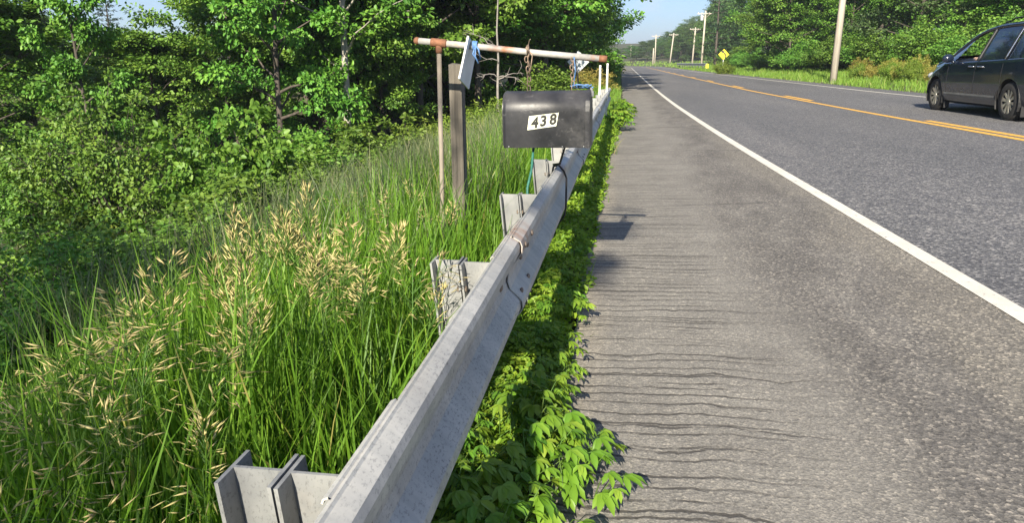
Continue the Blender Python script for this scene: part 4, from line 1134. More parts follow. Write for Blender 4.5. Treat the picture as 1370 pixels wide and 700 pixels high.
# mown verges
parts = [field(8.5, 19, 16, 60, 85, .27, .024, maxx=None, tb=(.1, .8)), field(8.2, 22, 60, 130, 26, .32, .05, tb=(.1, .8)), field(-4.5, 0, 20, 60, 90, .3, .02, maxx=lambda s: pave(s) - .1, tb=(.05, .75)),
         field(-6, 0, 60, 178, 20, .35, .05, maxx=lambda s: pave(s) - .1, tb=(.05, .75))]
keep = []
for V, Q, T in parts:
    k = 10; root = V.reshape(-1, k, 3)[:, :2].mean(1); l, s = to_lateral(root[:, 0], root[:, 1])
    s2 = np.clip(s, -10, 200)
    ok = (l > edge_r(s2) + .12 + .1 * vnoise(s, s * .3)) | (l < pave(s2) - .05)
    n_ = int(ok.sum()); V2 = V.reshape(-1, k, 3)[ok].reshape(-1, 3); T2 = T.reshape(-1, k)[ok].ravel()
    q = np.array([(2 * i, 2 * i + 1, 2 * i + 3, 2 * i + 2) for i in range(4)])
    keep.append((V2, (q[None] + (np.arange(n_) * k)[:, None, None]).reshape(-1, 4), T2))
# verge round the bend, laid along the road
n = 9000; l = np.concatenate([rng.uniform(9.2, 24, n // 2), rng.uniform(-9, -1.0, n // 2)]); s = rng.uniform(130, 400, n)
x, y = to_world(l, s)
ok = ground_z(x, y) > -5
keep.append(blades(np.stack([x, y, ground_z(x, y) - .02], -1)[ok], rng.uniform(.3, .7, n)[ok], np.full(n, .16)[ok], rng.random(n)[ok] * 6.28, rng.uniform(.2, .8, n)[ok], rng.uniform(.2, .85, n)[ok]))
V, Q, T = merge(keep)
o = link('verge_grass', np_mesh('verge_grass', V, Q, None, T), M['grass_verge']); tag(o, kind='stuff')
# undergrowth between the grass and the wood
n = 15000
y = rng.uniform(4.2, 11.0, n) ; x = -rng.uniform(3.0, 9, n) * (y / 22 + .45)
md = .25 + .35 * (vnoise(x * .9 + 3, y * .9) + 1) / 2 + .2 * (vnoise(x * 2.3, y * 2.1 + 5) + 1) / 2
P = np.stack([x, y, ground_z(x, y) + md * rng.random(n) ** .6], -1)
V, q, t, k = leaf_arrays(P, rng.normal(size=(n, 3)) + np.array([0, -.2, -.1]), unit(rng.normal(size=(n, 3)) * .45 + np.array([0, -.25, 1])), rng.uniform(.05, .11, n), rng.uniform(.03, .075, n), OVAL)
o = link('undergrowth', np_mesh('undergrowth', V, q, t, np.repeat(np.clip((vnoise(x * .6, y * .7) + 1) / 2 * .45 + rng.random(n) * .35, 0, 1), k)), M['leaf_shrub']); tag(o, kind='stuff')

# ------------------------------------------------------------------ seeding grass stalks, each one a thing
def spikelets(rg, P, D, L):
    n = len(P); D = unit(D); S = unit(np.cross(D, rg.normal(size=(n, 3)))); U = np.cross(D, S)
    w = L * rg.uniform(.045, .075, n)
    base, tip, mid = P, P + D * L[:, None], P + D * (L * .42)[:, None]
    V = np.stack([base, mid + S * w[:, None], mid + U * w[:, None] * .6, mid - S * w[:, None], mid - U * w[:, None] * .6, tip], 1)
    tr = np.array([(0, 2, 1), (0, 3, 2), (0, 4, 3), (0, 1, 4), (5, 1, 2), (5, 2, 3), (5, 3, 4), (5, 4, 1)])
    return V.reshape(-1, 3), (tr[None] + (np.arange(n) * 6)[:, None, None]).reshape(-1, 3)
def stalk_meshes(seed):
    rg = np.random.default_rng(seed); h = 1.0
    lean = rg.uniform(.03, .16); az = rg.random() * 6.28
    s = np.linspace(0, 1, 12); sp = np.stack([np.cos(az) * lean * s ** 2.2, np.sin(az) * lean * s ** 2.2, s * h], 1)
    tubes = [(sp, np.linspace(.0030, .0011, 12))]
    P, D, L = [], [], []
    full = rg.uniform(.85, 1.25); openh = seed % 10 >= 6
    for z in (np.linspace(.80, .985, 6) if openh else np.linspace(.82, .995, 10)):
        p = np.array([np.interp(z, s, sp[:, a]) for a in range(3)]); t = (z - .80) / .195
        for j in range(int(rg.integers(3, 6))):
            side = rg.normal() * 1.1 + az if openh else rg.random() * 6.28
            a = side; ln = ((.10 if openh else .055) * (1 - t) + .012) * rg.uniform(.5, 1.2)
            d = np.array([math.cos(a) * .6, math.sin(a) * .6, (.6 if openh else 1.2) + .7 * t])
            q = p + unit(d) * ln; q2 = q + np.array([math.cos(a), math.sin(a), -.5 if openh else .5]) * ln * .25
            tubes.append((np.stack([p, q, q2]), np.array([.0008, .0007, .0006])))
            for k_ in range(int(rg.integers(1, 3) * full + .3)):
                b_ = p + (q2 - p) * (1 - k_ * .35)
                P.append(b_); D.append(unit(np.array([math.cos(a), math.sin(a), (-.25 if openh else .9) + 1.2 * t]) + rg.normal(size=3) * .3)); L.append(rg.uniform(.034, .050) if openh else rg.uniform(.029, .044))
    V, tr = spikelets(rg, np.array(P), np.array(D), np.array(L))
    head = np_mesh('seed_head', V, None, tr, np.repeat(rg.random(len(P)), 6))
    # two or three long leaves on the culm
    n = 4; zz = rg.uniform(.15, .6, n); bp = np.stack([[np.interp(z, s, sp[:, a]) for a in range(3)] for z in zz])
    V2, Q2, T2 = blades(bp, rg.uniform(.22, .36, n), np.full(n, .008), rg.random(n) * 6.28, rg.uniform(.6, 1.2, n), np.full(n, .45), 5, .8)
    st = tubes_mesh('stem', tubes, 4)
    return st, head, np_mesh('leaf', V2, Q2, None, T2)
protos = {}
stalk_spots = []
LST = 'straw coloured seed head on a tall stalk among the green grass'
heads = [(400, 262, 2.2), (392, 285, 2.1), (355, 285, 2.0), (345, 310, 1.9), (370, 330, 1.8), (385, 318, 1.9), (425, 330, 1.9), (515, 305, 2.1), (505, 335, 2.0), (525, 342, 1.9), (545, 365, 1.9), (562, 308, 2.2),
         (482, 312, 2.0), (470, 345, 1.9), (330, 345, 1.7), (302, 340, 1.75), (306, 372, 1.65), (270, 358, 1.7), (445, 300, 2.1), (432, 282, 2.2), (458, 325, 1.95), (212, 352, 1.75), (232, 378, 1.65), (222, 392, 1.6),
         (245, 418, 1.55), (225, 452, 1.4), (198, 445, 1.4), (152, 432, 1.4), (55, 455, 1.3), (95, 445, 1.35), (62, 482, 1.25), (102, 515, 1.2), (128, 552, 1.12), (82, 560, 1.1), (22, 478, 1.3), (12, 632, .95), (75, 655, .95),
         (35, 640, .95), (258, 590, 1.12), (272, 556, 1.2), (262, 540, 1.2), (242, 402, 1.6), (292, 398, 1.6), (342, 388, 1.7), (372, 378, 1.75), (392, 392, 1.75), (412, 362, 1.85), (492, 358, 1.95), (556, 342, 2.1), (318, 300, 2.0),
         (285, 330, 1.9), (360, 360, 1.75), (405, 300, 2.1), (440, 350, 1.85), (462, 375, 1.8), (178, 470, 1.3), (140, 480, 1.25), (110, 470, 1.3), (40, 510, 1.2), (185, 400, 1.6), (165, 385, 1.6), (350, 420, 1.6),
         (530, 392, 1.85), (510, 318, 2.1), (498, 322, 2.05), (375, 300, 2.0), (338, 280, 2.3), (415, 312, 2.0), (300, 430, 1.5), (250, 470, 1.4), (5, 560, 1.1), (48, 590, 1.05), (150, 620, 1.02), (205, 520, 1.2), (312, 470, 1.45)]
heads = [h_ for i, h_ in enumerate(heads) if i % 5 != 4]
for i in range(12): heads.append((rng.uniform(300, 600), rng.uniform(225, 290), rng.uniform(3.0, 5.0)))

for i, (hx_, hy_, Yd) in enumerate(heads):
    p = px(hx_, Yd, hy_)
    v = (6 + i % 4) if (hx_ < 260 and hy_ > 395) else i % 10
    if v not in protos:
        st, hd_, lf = stalk_meshes(100 + v)
        o = empty('seeding_grass_stalk'); link('stem', st, M['stem'], o); link('seed_head', hd_, M['seed'], o); link('leaf', lf, M['grass'], o); protos[v] = o
    else: o = copy_tree(protos[v])
    g0 = gz(p.x, p.y)
    sc = max(.35, (p.z - g0))
    o.location = (p.x, p.y, g0 - .01); o.rotation_euler = (0, 0, rng.random() * 6.28); o.scale = (min(1.15, .75 + sc * .3),) * 2 + (sc,)
    tag(o, LST, 'grass stalk', 'seeding grass stalks on the bank')
# big proto scaling keeps spikelets life sized: x and y are nearly 1, only the stalk height varies

# ------------------------------------------------------------------ green strip and creeper between rail and asphalt
def cover(n, y0, y1, L, hgt):
    y = y0 + (y1 - y0) * rng.random(n); b = pave(y)
    x = b + .03 - .48 * rng.random(n) ** .85 + .05 * vnoise(y * 3.1, y)
    md = hgt * (.45 + .55 * (vnoise(x * 9, y * 5) + 1) / 2) * np.clip((b + .10 - x) / .12, .15, 1)
    P = np.stack([x, y, np.maximum(ground_z(x, y), -.03) + md * rng.random(n) ** .55], -1)
    V, q, t, k = leaf_arrays(P, rng.normal(size=(n, 3)) * np.array([1, 1, .5]), unit(rng.normal(size=(n, 3)) * .4 + np.array([-.1, -.2, 1])), L * rng.uniform(.6, 1.3, n), L * rng.uniform(.35, .75, n), OVAL)
    return V, q, np.repeat(np.clip(rng.random(n) * .6 + .2 * (vnoise(x * 6, y * 4) + 1), 0, 1), k)
V, Q, T = merge([field(-.56, -.2, .5, 8, 260, .17, .006, lean=(.2, 1.0)), field(-.56, -.1, 8, 19, 120, .26, .012, lean=(.2, 1.0))])
o = link('strip_grass', np_mesh('strip_grass', V, Q, None, T), M['grass']); tag(o, kind='stuff')
V, Q, T = merge([cover(12000, .5, 3.2, .030, .13), cover(9000, 3.2, 7, .036, .14), cover(7000, 7, 18.5, .05, .17)])
o = link('ground_cover', np_mesh('ground_cover', V, Q, None, T), M['cover']); tag(o, kind='stuff')
# the green lump spilling on to the shoulder near the end of the rail
n = 2600
def creeper_mesh(seed, length, nleaf, reach, L0=.078):
    rg = np.random.default_rng(seed)
    s = np.linspace(0, 1, 8); a0 = rg.normal() * .25
    st = np.stack([reach * s, length * (s - .3) * .5 + .05 * np.sin(s * 5 + a0), .03 + .05 * np.sin(s * 2.6)], 1)
    tubes = [(st, np.linspace(.0035, .0015, 8))]
    P, D, Nv, L, T = [], [], [], [], []
    for i in range(nleaf):
        f = rg.random(); b0 = np.array([np.interp(f, s, st[:, a]) for a in range(3)]) + np.array([rg.normal() * .03, rg.normal() * length * .18, 0])
        az = rg.normal() * .9; hgt = rg.uniform(.05, .14) * (1.15 - .5 * f)
        d = np.array([math.cos(az), math.sin(az), 0]); tip = b0 + d * rg.uniform(.03, .08) + np.array([0, 0, hgt])
        tubes.append((np.stack([b0, (b0 + tip) / 2 + np.array([0, 0, .02]), tip]), np.array([.0018, .0014, .0012])))
        Lf = L0 * rg.uniform(.65, 1.2); tint = rg.random(); tiltv = rg.normal(size=3) * .22
        for a in (-1.25, -.62, 0, .62, 1.25):
            aa = az + a; P.append(tip); D.append(np.array([math.cos(aa), math.sin(aa), -.32]) + rg.normal(size=3) * .12)
            Nv.append(np.array([.15 * math.cos(aa), .15 * math.sin(aa), 1]) + tiltv); L.append(Lf * (1 - .22 * abs(a))); T.append(np.clip(tint * .6 + rg.random() * .35, 0, 1))
    V, q, t, k = leaf_arrays(np.array(P), np.array(D), unit(np.array(Nv)), np.array(L), np.array(L) * .42, LEAFLET)
    return tubes_mesh('stem', tubes, 5), np_mesh('leaves', V, q, t, np.repeat(np.array(T), k))
cproto = {}
def creeper(v, x, y, rz, sc, label, group='creeper shoots along the rail'):
    if v not in cproto:
        a, b_ = creeper_mesh(300 + v, .38, 24, .19, .060)
        o = empty('creeper_shoot'); link('stem', a, M['stem'], o, True); link('leaves', b_, M['creeper'], o, True); cproto[v] = o
    else: o = copy_tree(cproto[v])
    o.location = (x, y, max(gz(x, y), -.04) + .015); o.rotation_euler = (0, 0, rz); o.scale = (sc, sc, sc)
    return tag(o, label, 'creeper', group)
LC = 'bright five-leafed creeper shoot in the thick foreground tangle spilling on the asphalt'
for i, (x, y, rz, sc) in enumerate([(-.44, 1.72, .1, 1.05), (-.36, 1.85, -.3, 1.1), (-.30, 1.95, .3, 1.05), (-.40, 2.06, .0, 1.0), (-.32, 2.2, .4, .95), (-.42, 2.3, -.2, .9), (-.24, 1.78, -.25, 1.0), (-.48, 1.55, .2, 1.0), (-.40, 1.45, -.1, 1.0), (-.52, 1.95, .6, .8), (-.22, 2.02, .1, .85)]):
    creeper(i % 5, x, y, rz, sc, LC)
creeper(0, -.34, 2.62, -.4, .75, 'creeper shoot standing alone on the asphalt edge above the foreground tangle')
creeper(1, -.33, 2.82, .3, .72, 'small creeper shoot just past the one standing alone')
creeper(2, -.32, 3.3, -.2, .8, 'creeper shoot hanging over the edge below the tree shadow spots')
creeper(3, -.30, 3.42, .35, .7, 'upper of the two creeper shoots below the shadow spots')
creeper(4, -.30, 4.45, .0, .55, 'little creeper shoot with a runner between the two shadow spots')
LC2 = 'low creeper shoot half buried in the green strip under the rail'
for i in range(14): creeper(i % 5, -.44 + .08 * random.random(), random.uniform(1.2, 8), random.uniform(-1, 1), random.uniform(.45, .7), LC2, 'low creeper shoots in the green strip')
LC3 = 'far creeper shoot in the bright lump at the end of the rail'
for i in range(9): creeper(i % 5, -.36 + .12 * random.random(), random.uniform(13.5, 18.5), random.uniform(-.6, .6), random.uniform(1.5, 2.1), LC3, 'creeper lump near the rail end')
creeper(1, -.98, 1.36, 1.6, .72, 'bright creeper shoot climbing in the grass left of the rail')

# ------------------------------------------------------------------ utility poles, signs and barrier across the road
def pole(xp, Y, yt, label, transformer=False, arm=True, r=.15, lean=(0, 0), ztop=None):
    b = px(xp, Y); g0 = gz(b.x, Y); zt = ztop if ztop else px(xp, Y, yt).z; h = zt - g0
    o = empty('utility_pole', (b.x, Y, g0), R_(-8), label, 'utility pole', 'utility poles')
    MB().tube([(0, 0, -.5), (lean[0] * .5, lean[1] * .5, h * .5), (lean[0], lean[1], h)], [r, r * .85, r * .7], 10).build('pole', M['polewood'], o, smooth=True)
    if arm:
        mb = MB(); mb.box((lean[0], lean[1] - .16, h - .45), (2.5, .1, .13))
        for s_ in (-1, 1): mb.tube([(lean[0] + s_ * .75, lean[1] - .16, h - .5), (lean[0], lean[1] - .1, h - 1.1)], .025, 5)
        ca = mb.build('crossarm', M['polewood'], o)
        for x_ in (-1.1, -.55, .55, 1.1):
            MB().tube([(lean[0] + x_, lean[1] - .16, h - .39), (lean[0] + x_, lean[1] - .16, h - .30), (lean[0] + x_, lean[1] - .16, h - .2)], [.03, .06, .035], 7).build('insulator', M['insulator'], ca, smooth=True)
    if transformer:
        mb = MB(); mb.tube([(-.36, -.1, h - 1.5), (-.36, -.1, h - 1.45), (-.36, -.1, h - .75), (-.36, -.1, h - .68)], [.2, .24, .24, .15], 12); mb.build('transformer', M['insulator'], o, smooth=True)
    return o
pole(1117, 37, None, 'near utility pole rising out of the top of the photo', r=.165, lean=(.12, 0), ztop=11)
pole(938.5, 128, 14, 'far utility pole carrying a transformer, tallest of the far row', True, r=.17, lean=(.15, 0))
pole(926, 180, 36, 'far utility pole just left of the one with the transformer', lean=(.3, 0), r=.2)
pole(896, 215, 44, 'leaning far utility pole in the middle of the far row', lean=(.7, 0), r=.2)
pole(876, 235, 46, 'brownish far utility pole beside a short bare post', r=.2)
pole(873.5, 225, 64, 'short bare far post beside the brownish pole', arm=False, r=.2)
pole(843.5, 300, 60, 'farthest utility pole, at the left end of the row', arm=False, r=.25)
c = px(968.3, 70, 72.5); g0 = gz(c.x, 70)
o = empty('curve_sign', (c.x, 70, g0), R_(0), 'yellow diamond sign with a black curve arrow across the road', 'road sign'); h = c.z - g0; s_ = .46
MB().extrude([(-s_, 0), (0, -s_), (s_, 0), (0, s_)], -.006, 0, lambda a, b, d: Vector((a, d, h + b))).build('sign_panel', M['sign_yellow'], o)
mb = MB()
def bar(p, q, wd): 
    p, q = Vector(p), Vector(q); d = (q - p).normalized() * wd / 2; nn = Vector((-d.y, d.x))
    mb.extrude([tuple(p + nn), tuple(p - nn), tuple(q - nn), tuple(q + nn)], -.011, -.0075, lambda a, b, dd: Vector((a, dd, h + b)))
bar((.14, -.34), (.14, .02), .11); bar((.14, -.02), (-.06, .2), .11)
mb.extrude([(-.2, .34), (-.2, .08), (.06, .3)], -.011, -.0075, lambda a, b, dd: Vector((a, dd, h + b)))
mb.build('arrow', M['sign_black'], o)
MB().box((0, .035, h / 2 - .1), (.07, .05, h + .6)).build('post', M['alu'], o)
# short barrier on the right before the bend
e0, e1 = px(944, 96), px(906, 150)
o = empty('guardrail', (e0.x, e0.y, 0), label='short grey guardrail on the far side of the road before the bend', cat='guardrail', group='road barriers')
d = Vector((e1.x - e0.x, e1.y - e0.y, 0)); ln = d.length; d.normalize(); s_ = Vector((-d.y, d.x, 0))
zb = max(gz(e0.x, e0.y), .25)
mb = MB(); ring = [(-.0, .72), (-.08, .66), (-.0, .58), (-.08, .48), (0, .42), (.03, .42), (-.05, .48), (.03, .58), (-.05, .66), (.03, .72)]
mb.extrude(ring, 0, ln, lambda a, b, t: Vector((e0.x, e0.y, zb)) + d * t + s_ * a * -1 + Vector((0, 0, b * 1.1))); put(mb.build('rail_panel', M['post_steel'], None), o)
for k in range(12):
    t = ln * k / 11; c = Vector((e0.x, e0.y, zb)) + d * t - s_ * .12
    mb = MB(); mb.box((c.x, c.y, zb + .2), (.14, .16, 1.2)); put(mb.build('post', M['post_steel'], None), o)
c = px(946.5, 94); mb = MB()
o = empty('end_marker', (c.x, c.y, zb - .1), label='yellow hazard plate marking the near end of the far guardrail', cat='hazard marker')
mb = MB(); mb.extrude([(-.16, .35), (.16, .35), (.16, .80), (.0, .86), (-.16, .80)], -.02, .0, lambda a, b, dd: Vector((a, dd, b))); mb.build('plate', M['sign_yellow'], o)
mb = MB(); mb.box((0, .03, .3), (.08, .05, 1.2)); mb.build('post', M['sign_black'], o)

# ------------------------------------------------------------------ the minivan in the far lane
def make_car():
    root = empty('minivan', (0, 0, 0), 0, 'dark blue black minivan driving away in the far lane with its front window open', 'minivan')
    T = np.concatenate([np.arange(0, .3, .02), np.arange(.3, 5.0, .025), np.arange(5.0, 5.1, .015)]); T = np.append(T[T < 5.1], 5.1)
    def pc(pts, t):
        xs = np.array([p[0] for p in pts], float); ys = np.array([p[1] for p in pts], float)
        m = np.gradient(ys, xs); i = np.clip(np.searchsorted(xs, t) - 1, 0, len(xs) - 2); h = xs[i + 1] - xs[i]; u = (t - xs[i]) / h
        return (2 * u**3 - 3 * u**2 + 1) * ys[i] + (u**3 - 2 * u**2 + u) * h * m[i] + (-2 * u**3 + 3 * u**2) * ys[i + 1] + (u**3 - u**2) * h * m[i + 1]
    ztop = pc([(0, .60), (.05, .70), (.18, .84), (.5, .965), (.9, 1.045), (1.2, 1.09), (1.5, 1.29), (1.85, 1.50), (2.2, 1.635), (2.6, 1.70), (3.2, 1.73), (3.9, 1.725), (4.4, 1.70), (4.72, 1.63), (4.88, 1.42), (5.0, 1.15), (5.06, .95), (5.1, .72)], T)
    wid = pc([(0, .62), (.08, .74), (.25, .86), (.55, .945), (1.0, .985), (2.0, .99), (3.5, .99), (4.3, .98), (4.7, .94), (4.95, .88), (5.06, .80), (5.1, .70)], T)
    zbot = np.interp(T, [0, .25, .9, 4.2, 4.9, 5.1], [.30, .22, .20, .20, .26, .36])
    belt = np.minimum(np.interp(T, [0, 1.25, 1.5, 3.0, 4.7, 5.1], [.6, .99, 1.0, 1.04, 1.09, 1.08]), ztop - .05)
    xr = pc([(0, .52), (.5, .78), (1.25, .78), (1.7, .69), (2.2, .635), (2.8, .635), (4.2, .63), (4.7, .60), (4.95, .66), (5.1, .55)], T)
    rows = []
    for t, zt, w_, zb, be, x_ in zip(T, ztop, wid, zbot, belt, xr):
        hi = max(zt - be, .02)
        ctrl = [(0, zb), (.82 * w_, zb), (.945 * w_, zb + .05), (.985 * w_, zb + .16 * (be - zb) + .03), (w_, zb + .5 * (be - zb)), (.995 * w_, zb + .72 * (be - zb)), (.972 * w_, be - .02), (.955 * w_, be),
                (x_ + (.955 * w_ - x_) * .45, be + hi * .55), (x_ + .035, be + hi * .86), (x_ - .02, be + hi * .955), (x_ * .6, be + hi * .992), (0, zt)]
        # resample between control points
        seq = [5, 2, 4, 6, 5, 5, 1, 6, 4, 2, 3, 4]
        pts = []
        for (a, b), k in zip(zip(ctrl[:-1], ctrl[1:]), seq):
            for j in range(k): u = j / k; pts.append((a[0] + (b[0] - a[0]) * u, a[1] + (b[1] - a[1]) * u))
        pts.append(ctrl[-1]); rows.append(pts)
    A = np.array(rows); nt_, npn = A.shape[:2]                    # stations x profile
    cum = np.cumsum([0] + [5, 2, 4, 6, 5, 5, 1, 6, 4, 2, 3, 4])   # index of control points
    iB, iR = cum[7], cum[9]                                       # belt, roof rail
    yy = 2.4 - T
    axf, axr, zr, ra = .95, 3.98, .335, .395
    P3 = np.zeros((nt_, npn, 3)); P3[..., 0] = A[..., 0]; P3[..., 1] = yy[:, None]; P3[..., 2] = A[..., 1]
    TT = np.repeat(T[:, None], npn, 1)
    glassF = np.zeros((nt_ - 1, npn - 1), dtype=int)
    mesh_keep = np.ones((nt_ - 1, npn - 1), bool)
    tc_ = (T[:-1] + T[1:]) / 2
    wins = [('front', 1.62, 2.62), ('middle', 2.72, 3.62), ('rear', 3.72, 4.62)]
    for k, (nm, a, b) in enumerate(wins):
        for j in range(iB, iR):
            f = (j - iB) / (iR - iB)
            sel = (tc_ > a + (.40 * f if k == 0 else .02 * f)) & (tc_ < b - (.10 * f if k == 2 else 0))
            glassF[sel, j] = k + 1
    # windscreen and rear screen on the upper surface
    up = np.arange(npn - 1) >= iR + 1
    ws = (tc_ > 1.28) & (tc_ < 2.06); rs = (tc_ > 4.74) & (tc_ < 4.97)
    glassF[np.ix_(ws, up)] = 4; glassF[np.ix_(rs, up)] = 5
    inarch = lambda t, z: ((t - axf) ** 2 + (z - zr) ** 2 < ra ** 2) | ((t - axr) ** 2 + (z - zr) ** 2 < ra ** 2)
    ins = inarch(TT, P3[..., 2]) & (P3[..., 0] > .60)
    bad = ins[:-1, :-1] | ins[1:, :-1] | ins[:-1, 1:] | ins[1:, 1:]
    mesh_keep &= ~bad
    # snap the ragged rim on to the arch circle
    used = np.zeros((nt_, npn), bool)
    for di in (0, 1):
        for dj in (0, 1): used[di:nt_ - 1 + di, dj:npn - 1 + dj] |= bad
    rimv = used & ~ins & (P3[..., 0] > .60)
    for i, j in zip(*np.where(rimv)):
        for ax_ in (axf, axr):
            d = np.array([T[i] - ax_, P3[i, j, 2] - zr]); r = np.hypot(*d)
            if r < ra + .07 and P3[i, j, 2] > .2:
                d *= ra / r; P3[i, j, 1] = 2.4 - (ax_ + d[0]); P3[i, j, 2] = zr + d[1]
    def surf(sel, off=0.0):
        mb = MB()
        for sgn in (-1, 1):
            idx = {}
            Vv, Ff = [], []
            def vi(i, j):
                if (i, j) not in idx:
                    idx[(i, j)] = len(Vv); p = P3[i, j]; Vv.append((sgn * (p[0] + off * (1 if j < npn - 6 else .2)), p[1], p[2] + (off if j >= iR else 0)))
                return idx[(i, j)]
            for i, j in zip(*np.where(sel)):
                q = (vi(i, j), vi(i + 1, j), vi(i + 1, j + 1), vi(i, j + 1)); Ff.append(q if sgn > 0 else q[::-1])
            mb.add(Vv, Ff)
        return mb
    body_sel = mesh_keep & (glassF == 0)
    bm_ = surf(body_sel)
    me = bm_.mesh('body'); b = bmesh.new(); b.from_mesh(me); bmesh.ops.remove_doubles(b, verts=b.verts, dist=.002); bmesh.ops.recalc_face_normals(b, faces=b.faces)
    b.to_mesh(me); b.free()
    body = link('body', me, M['car'], root); me.polygons.foreach_set('use_smooth', np.ones(len(me.polygons), bool))
    for k, nm in ((1, 'front'), (2, 'mid'), (3, 'rear')):
        for sgn in (-1, 1):
            Vv, Ff, idx = [], [], {}
            def vi(i, j):
                if (i, j) not in idx:
                    idx[(i, j)] = len(Vv); p = P3[i, j]; Vv.append((sgn * (p[0] - .006), p[1], p[2]))
                return idx[(i, j)]
            for i, j in zip(*np.where(glassF == k)):
                if k == 1 and sgn < 0 and j > iB + 0: continue     # driver's window wound down: only the top of the pane shows
                Ff.append((vi(i, j), vi(i + 1, j), vi(i + 1, j + 1), vi(i, j + 1)))
            o = MB().add(Vv, Ff).build('side_window', M['glass_clear'] if k == 1 else M['glass_dark'], root, smooth=True)
    surf(glassF == 4, -.004).build('windscreen', M['glass_clear'], root, smooth=True)
    surf(glassF == 5, -.004).build('rear_window', M['glass_dark'], root, smooth=True)
    # side details follow the body surface
    def on_side(t, z, off):
        i = int(np.argmin(abs(T - t))); zz = A[i, :iR, 1]; j = int(np.argmin(abs(zz[5:] - z))) + 5
        return Vector((-(A[i, j, 0] + off), 2.4 - t, z))
    for sgn in (-1, 1):
        fl = lambda p: Vector((p[0] * -sgn, p[1], p[2]))
        mb = MB()
        tt = np.linspace(1.42, 3.52, 24); lo = [on_side(t, .345, .004) for t in tt]; hi_ = [on_side(t, .385, .012) for t in tt]; h2 = [on_side(t, .42, .004) for t in tt]
        for a, bq in ((lo, hi_), (hi_, h2)):
            mb.add([fl(p) for p in a] + [fl(p) for p in bq], [(i, i + 1, 24 + i + 1, 24 + i) for i in range(23)])
        mb.build('rub_strip', M['trim_grey'], root, smooth=True)
        # door shuts
        for t in (1.50, 2.66, 3.66):
            mb = MB(); mb.tube([fl(on_side(t - .0, z, .0005)) for z in np.linspace(.34, .99, 12)], .0045, 4); mb.build('door_seam', M['plastic_black'], root)
        for t in (2.50, 2.86):
            mb = MB(); p = on_side(t, .925, .02)
            mb.tube([fl(p + Vector((.016, .11, 0))), fl(p + Vector((0, .08, .004))), fl(p + Vector((0, -.08, .004))), fl(p + Vector((.016, -.11, 0)))], .013, 8)
            mb.build('door_handle', M['chrome'], root, smooth=True)
        # pillars between the side windows
        for t in (2.67, 3.67):
            i = int(np.argmin(abs(T - t))); pts = [Vector((-(A[i, j, 0] + .002), 2.4 - t, A[i, j, 1])) for j in range(iB, iR + 1)]
            MB().tube([fl(p) for p in pts], .028, 6).build('pillar', M['plastic_black'], root, smooth=True)
        i3 = int(np.argmin(abs(T - 3.71))); pts = [Vector((-(A[i3, j, 0] + .022), 2.4 - 3.71, A[i3, j, 1])) for j in range(iB, iR + 1)]
        MB().tube([fl(p) for p in pts], .008, 5).build('window_trim', M['chrome'], root, smooth=True)
        ts = [t for t in T if 1.30 <= t <= 4.72][::4]; ii = [int(np.argmin(abs(T - t))) for t in ts]
        MB().tube([fl(Vector((-(A[i, iR, 0] - .012), 2.4 - T[i], A[i, iR, 1] + .012))) for i in ii], .036, 8).build('roof_edge', M['car'], root, smooth=True)
        # mirror
        mb = MB(); c = Vector((-1.075, 2.4 - 1.66, 1.085)); 
        mb.ball(fl(c), .1, 10, sc=(1.15, .72, .85)); mb.tube([fl(c + Vector((.07, 0, -.05))), fl(Vector((-.93, 2.4 - 1.68, 1.0)))], .03, 6)
        mb.build('wing_mirror', M['car'], root, smooth=True)
        # roof rail
        mb = MB(); ts = np.linspace(2.75, 4.45, 12)
        mb.tube([fl(Vector((-(np.interp(t, T, xr) - .06), 2.4 - t, np.interp(t, T, ztop) + (.045 if .1 < k / 11 < .9 else .0)))) for k, t in enumerate(ts)], .016, 6)
        mb.build('roof_rail', M['plastic_black'], root, smooth=True)
        # lamps
        mb = MB(); mb.ball(fl(Vector((-.72, 2.4 - .2, .72))), .13, 10, sc=(1.0, 1.1, .6)); mb.build('headlight', M['lamp_clear'], root, smooth=True)
        mb = MB(); mb.ball(fl(Vector((-.80, 2.4 - 4.96, .98))), .14, 10, sc=(.8, .6, 1.5)); mb.build('tail_light', M['lamp_red'], root, smooth=True)
        for ax_ in (axf, axr):
            # dark inner wheel arch
            mb = MB(); n = 20
            for k in range(n):
                a0, a1 = math.pi * (-.12 + 1.24 * k / n), math.pi * (-.12 + 1.24 * (k + 1) / n)
                V = [(-sgn * x, 2.4 - ax_ - math.cos(a) * (ra + .005), zr + math.sin(a) * (ra + .005)) for a in (a0, a1) for x in (-.985, -.60)]
                mb.add(V, [(0, 1, 3, 2)])
            mb.box((-sgn * -.595, 2.4 - ax_, .48), (.01, .8, .5))
            mb.build('wheel_arch', M['plastic_black'], root, smooth=False)
            wx = -sgn * -.865
            w = empty('wheel', (wx, 2.4 - ax_, zr)); w.parent = root
            prof_ = [(.21, -.105), (.30, -.11), (.325, -.095), (.336, -.07), (.336, .07), (.325, .095), (.30, .11), (.235, .10), (.225, .08), (.21, .0)]
            n = 36; V = [(x_, r * math.cos(2 * math.pi * k / n), r * math.sin(2 * math.pi * k / n)) for r, x_ in prof_ for k in range(n)]
            F = [(i * n + k, i * n + (k + 1) % n, ((i + 1) % len(prof_)) * n + (k + 1) % n, ((i + 1) % len(prof_)) * n + k) for i in range(len(prof_)) for k in range(n)]
            MB().add(V, F).build('tyre', M['tyre'], w, angle=50)
            rim = MB(); so = 1 if -sgn * -1 > 0 else -1                  # outward side
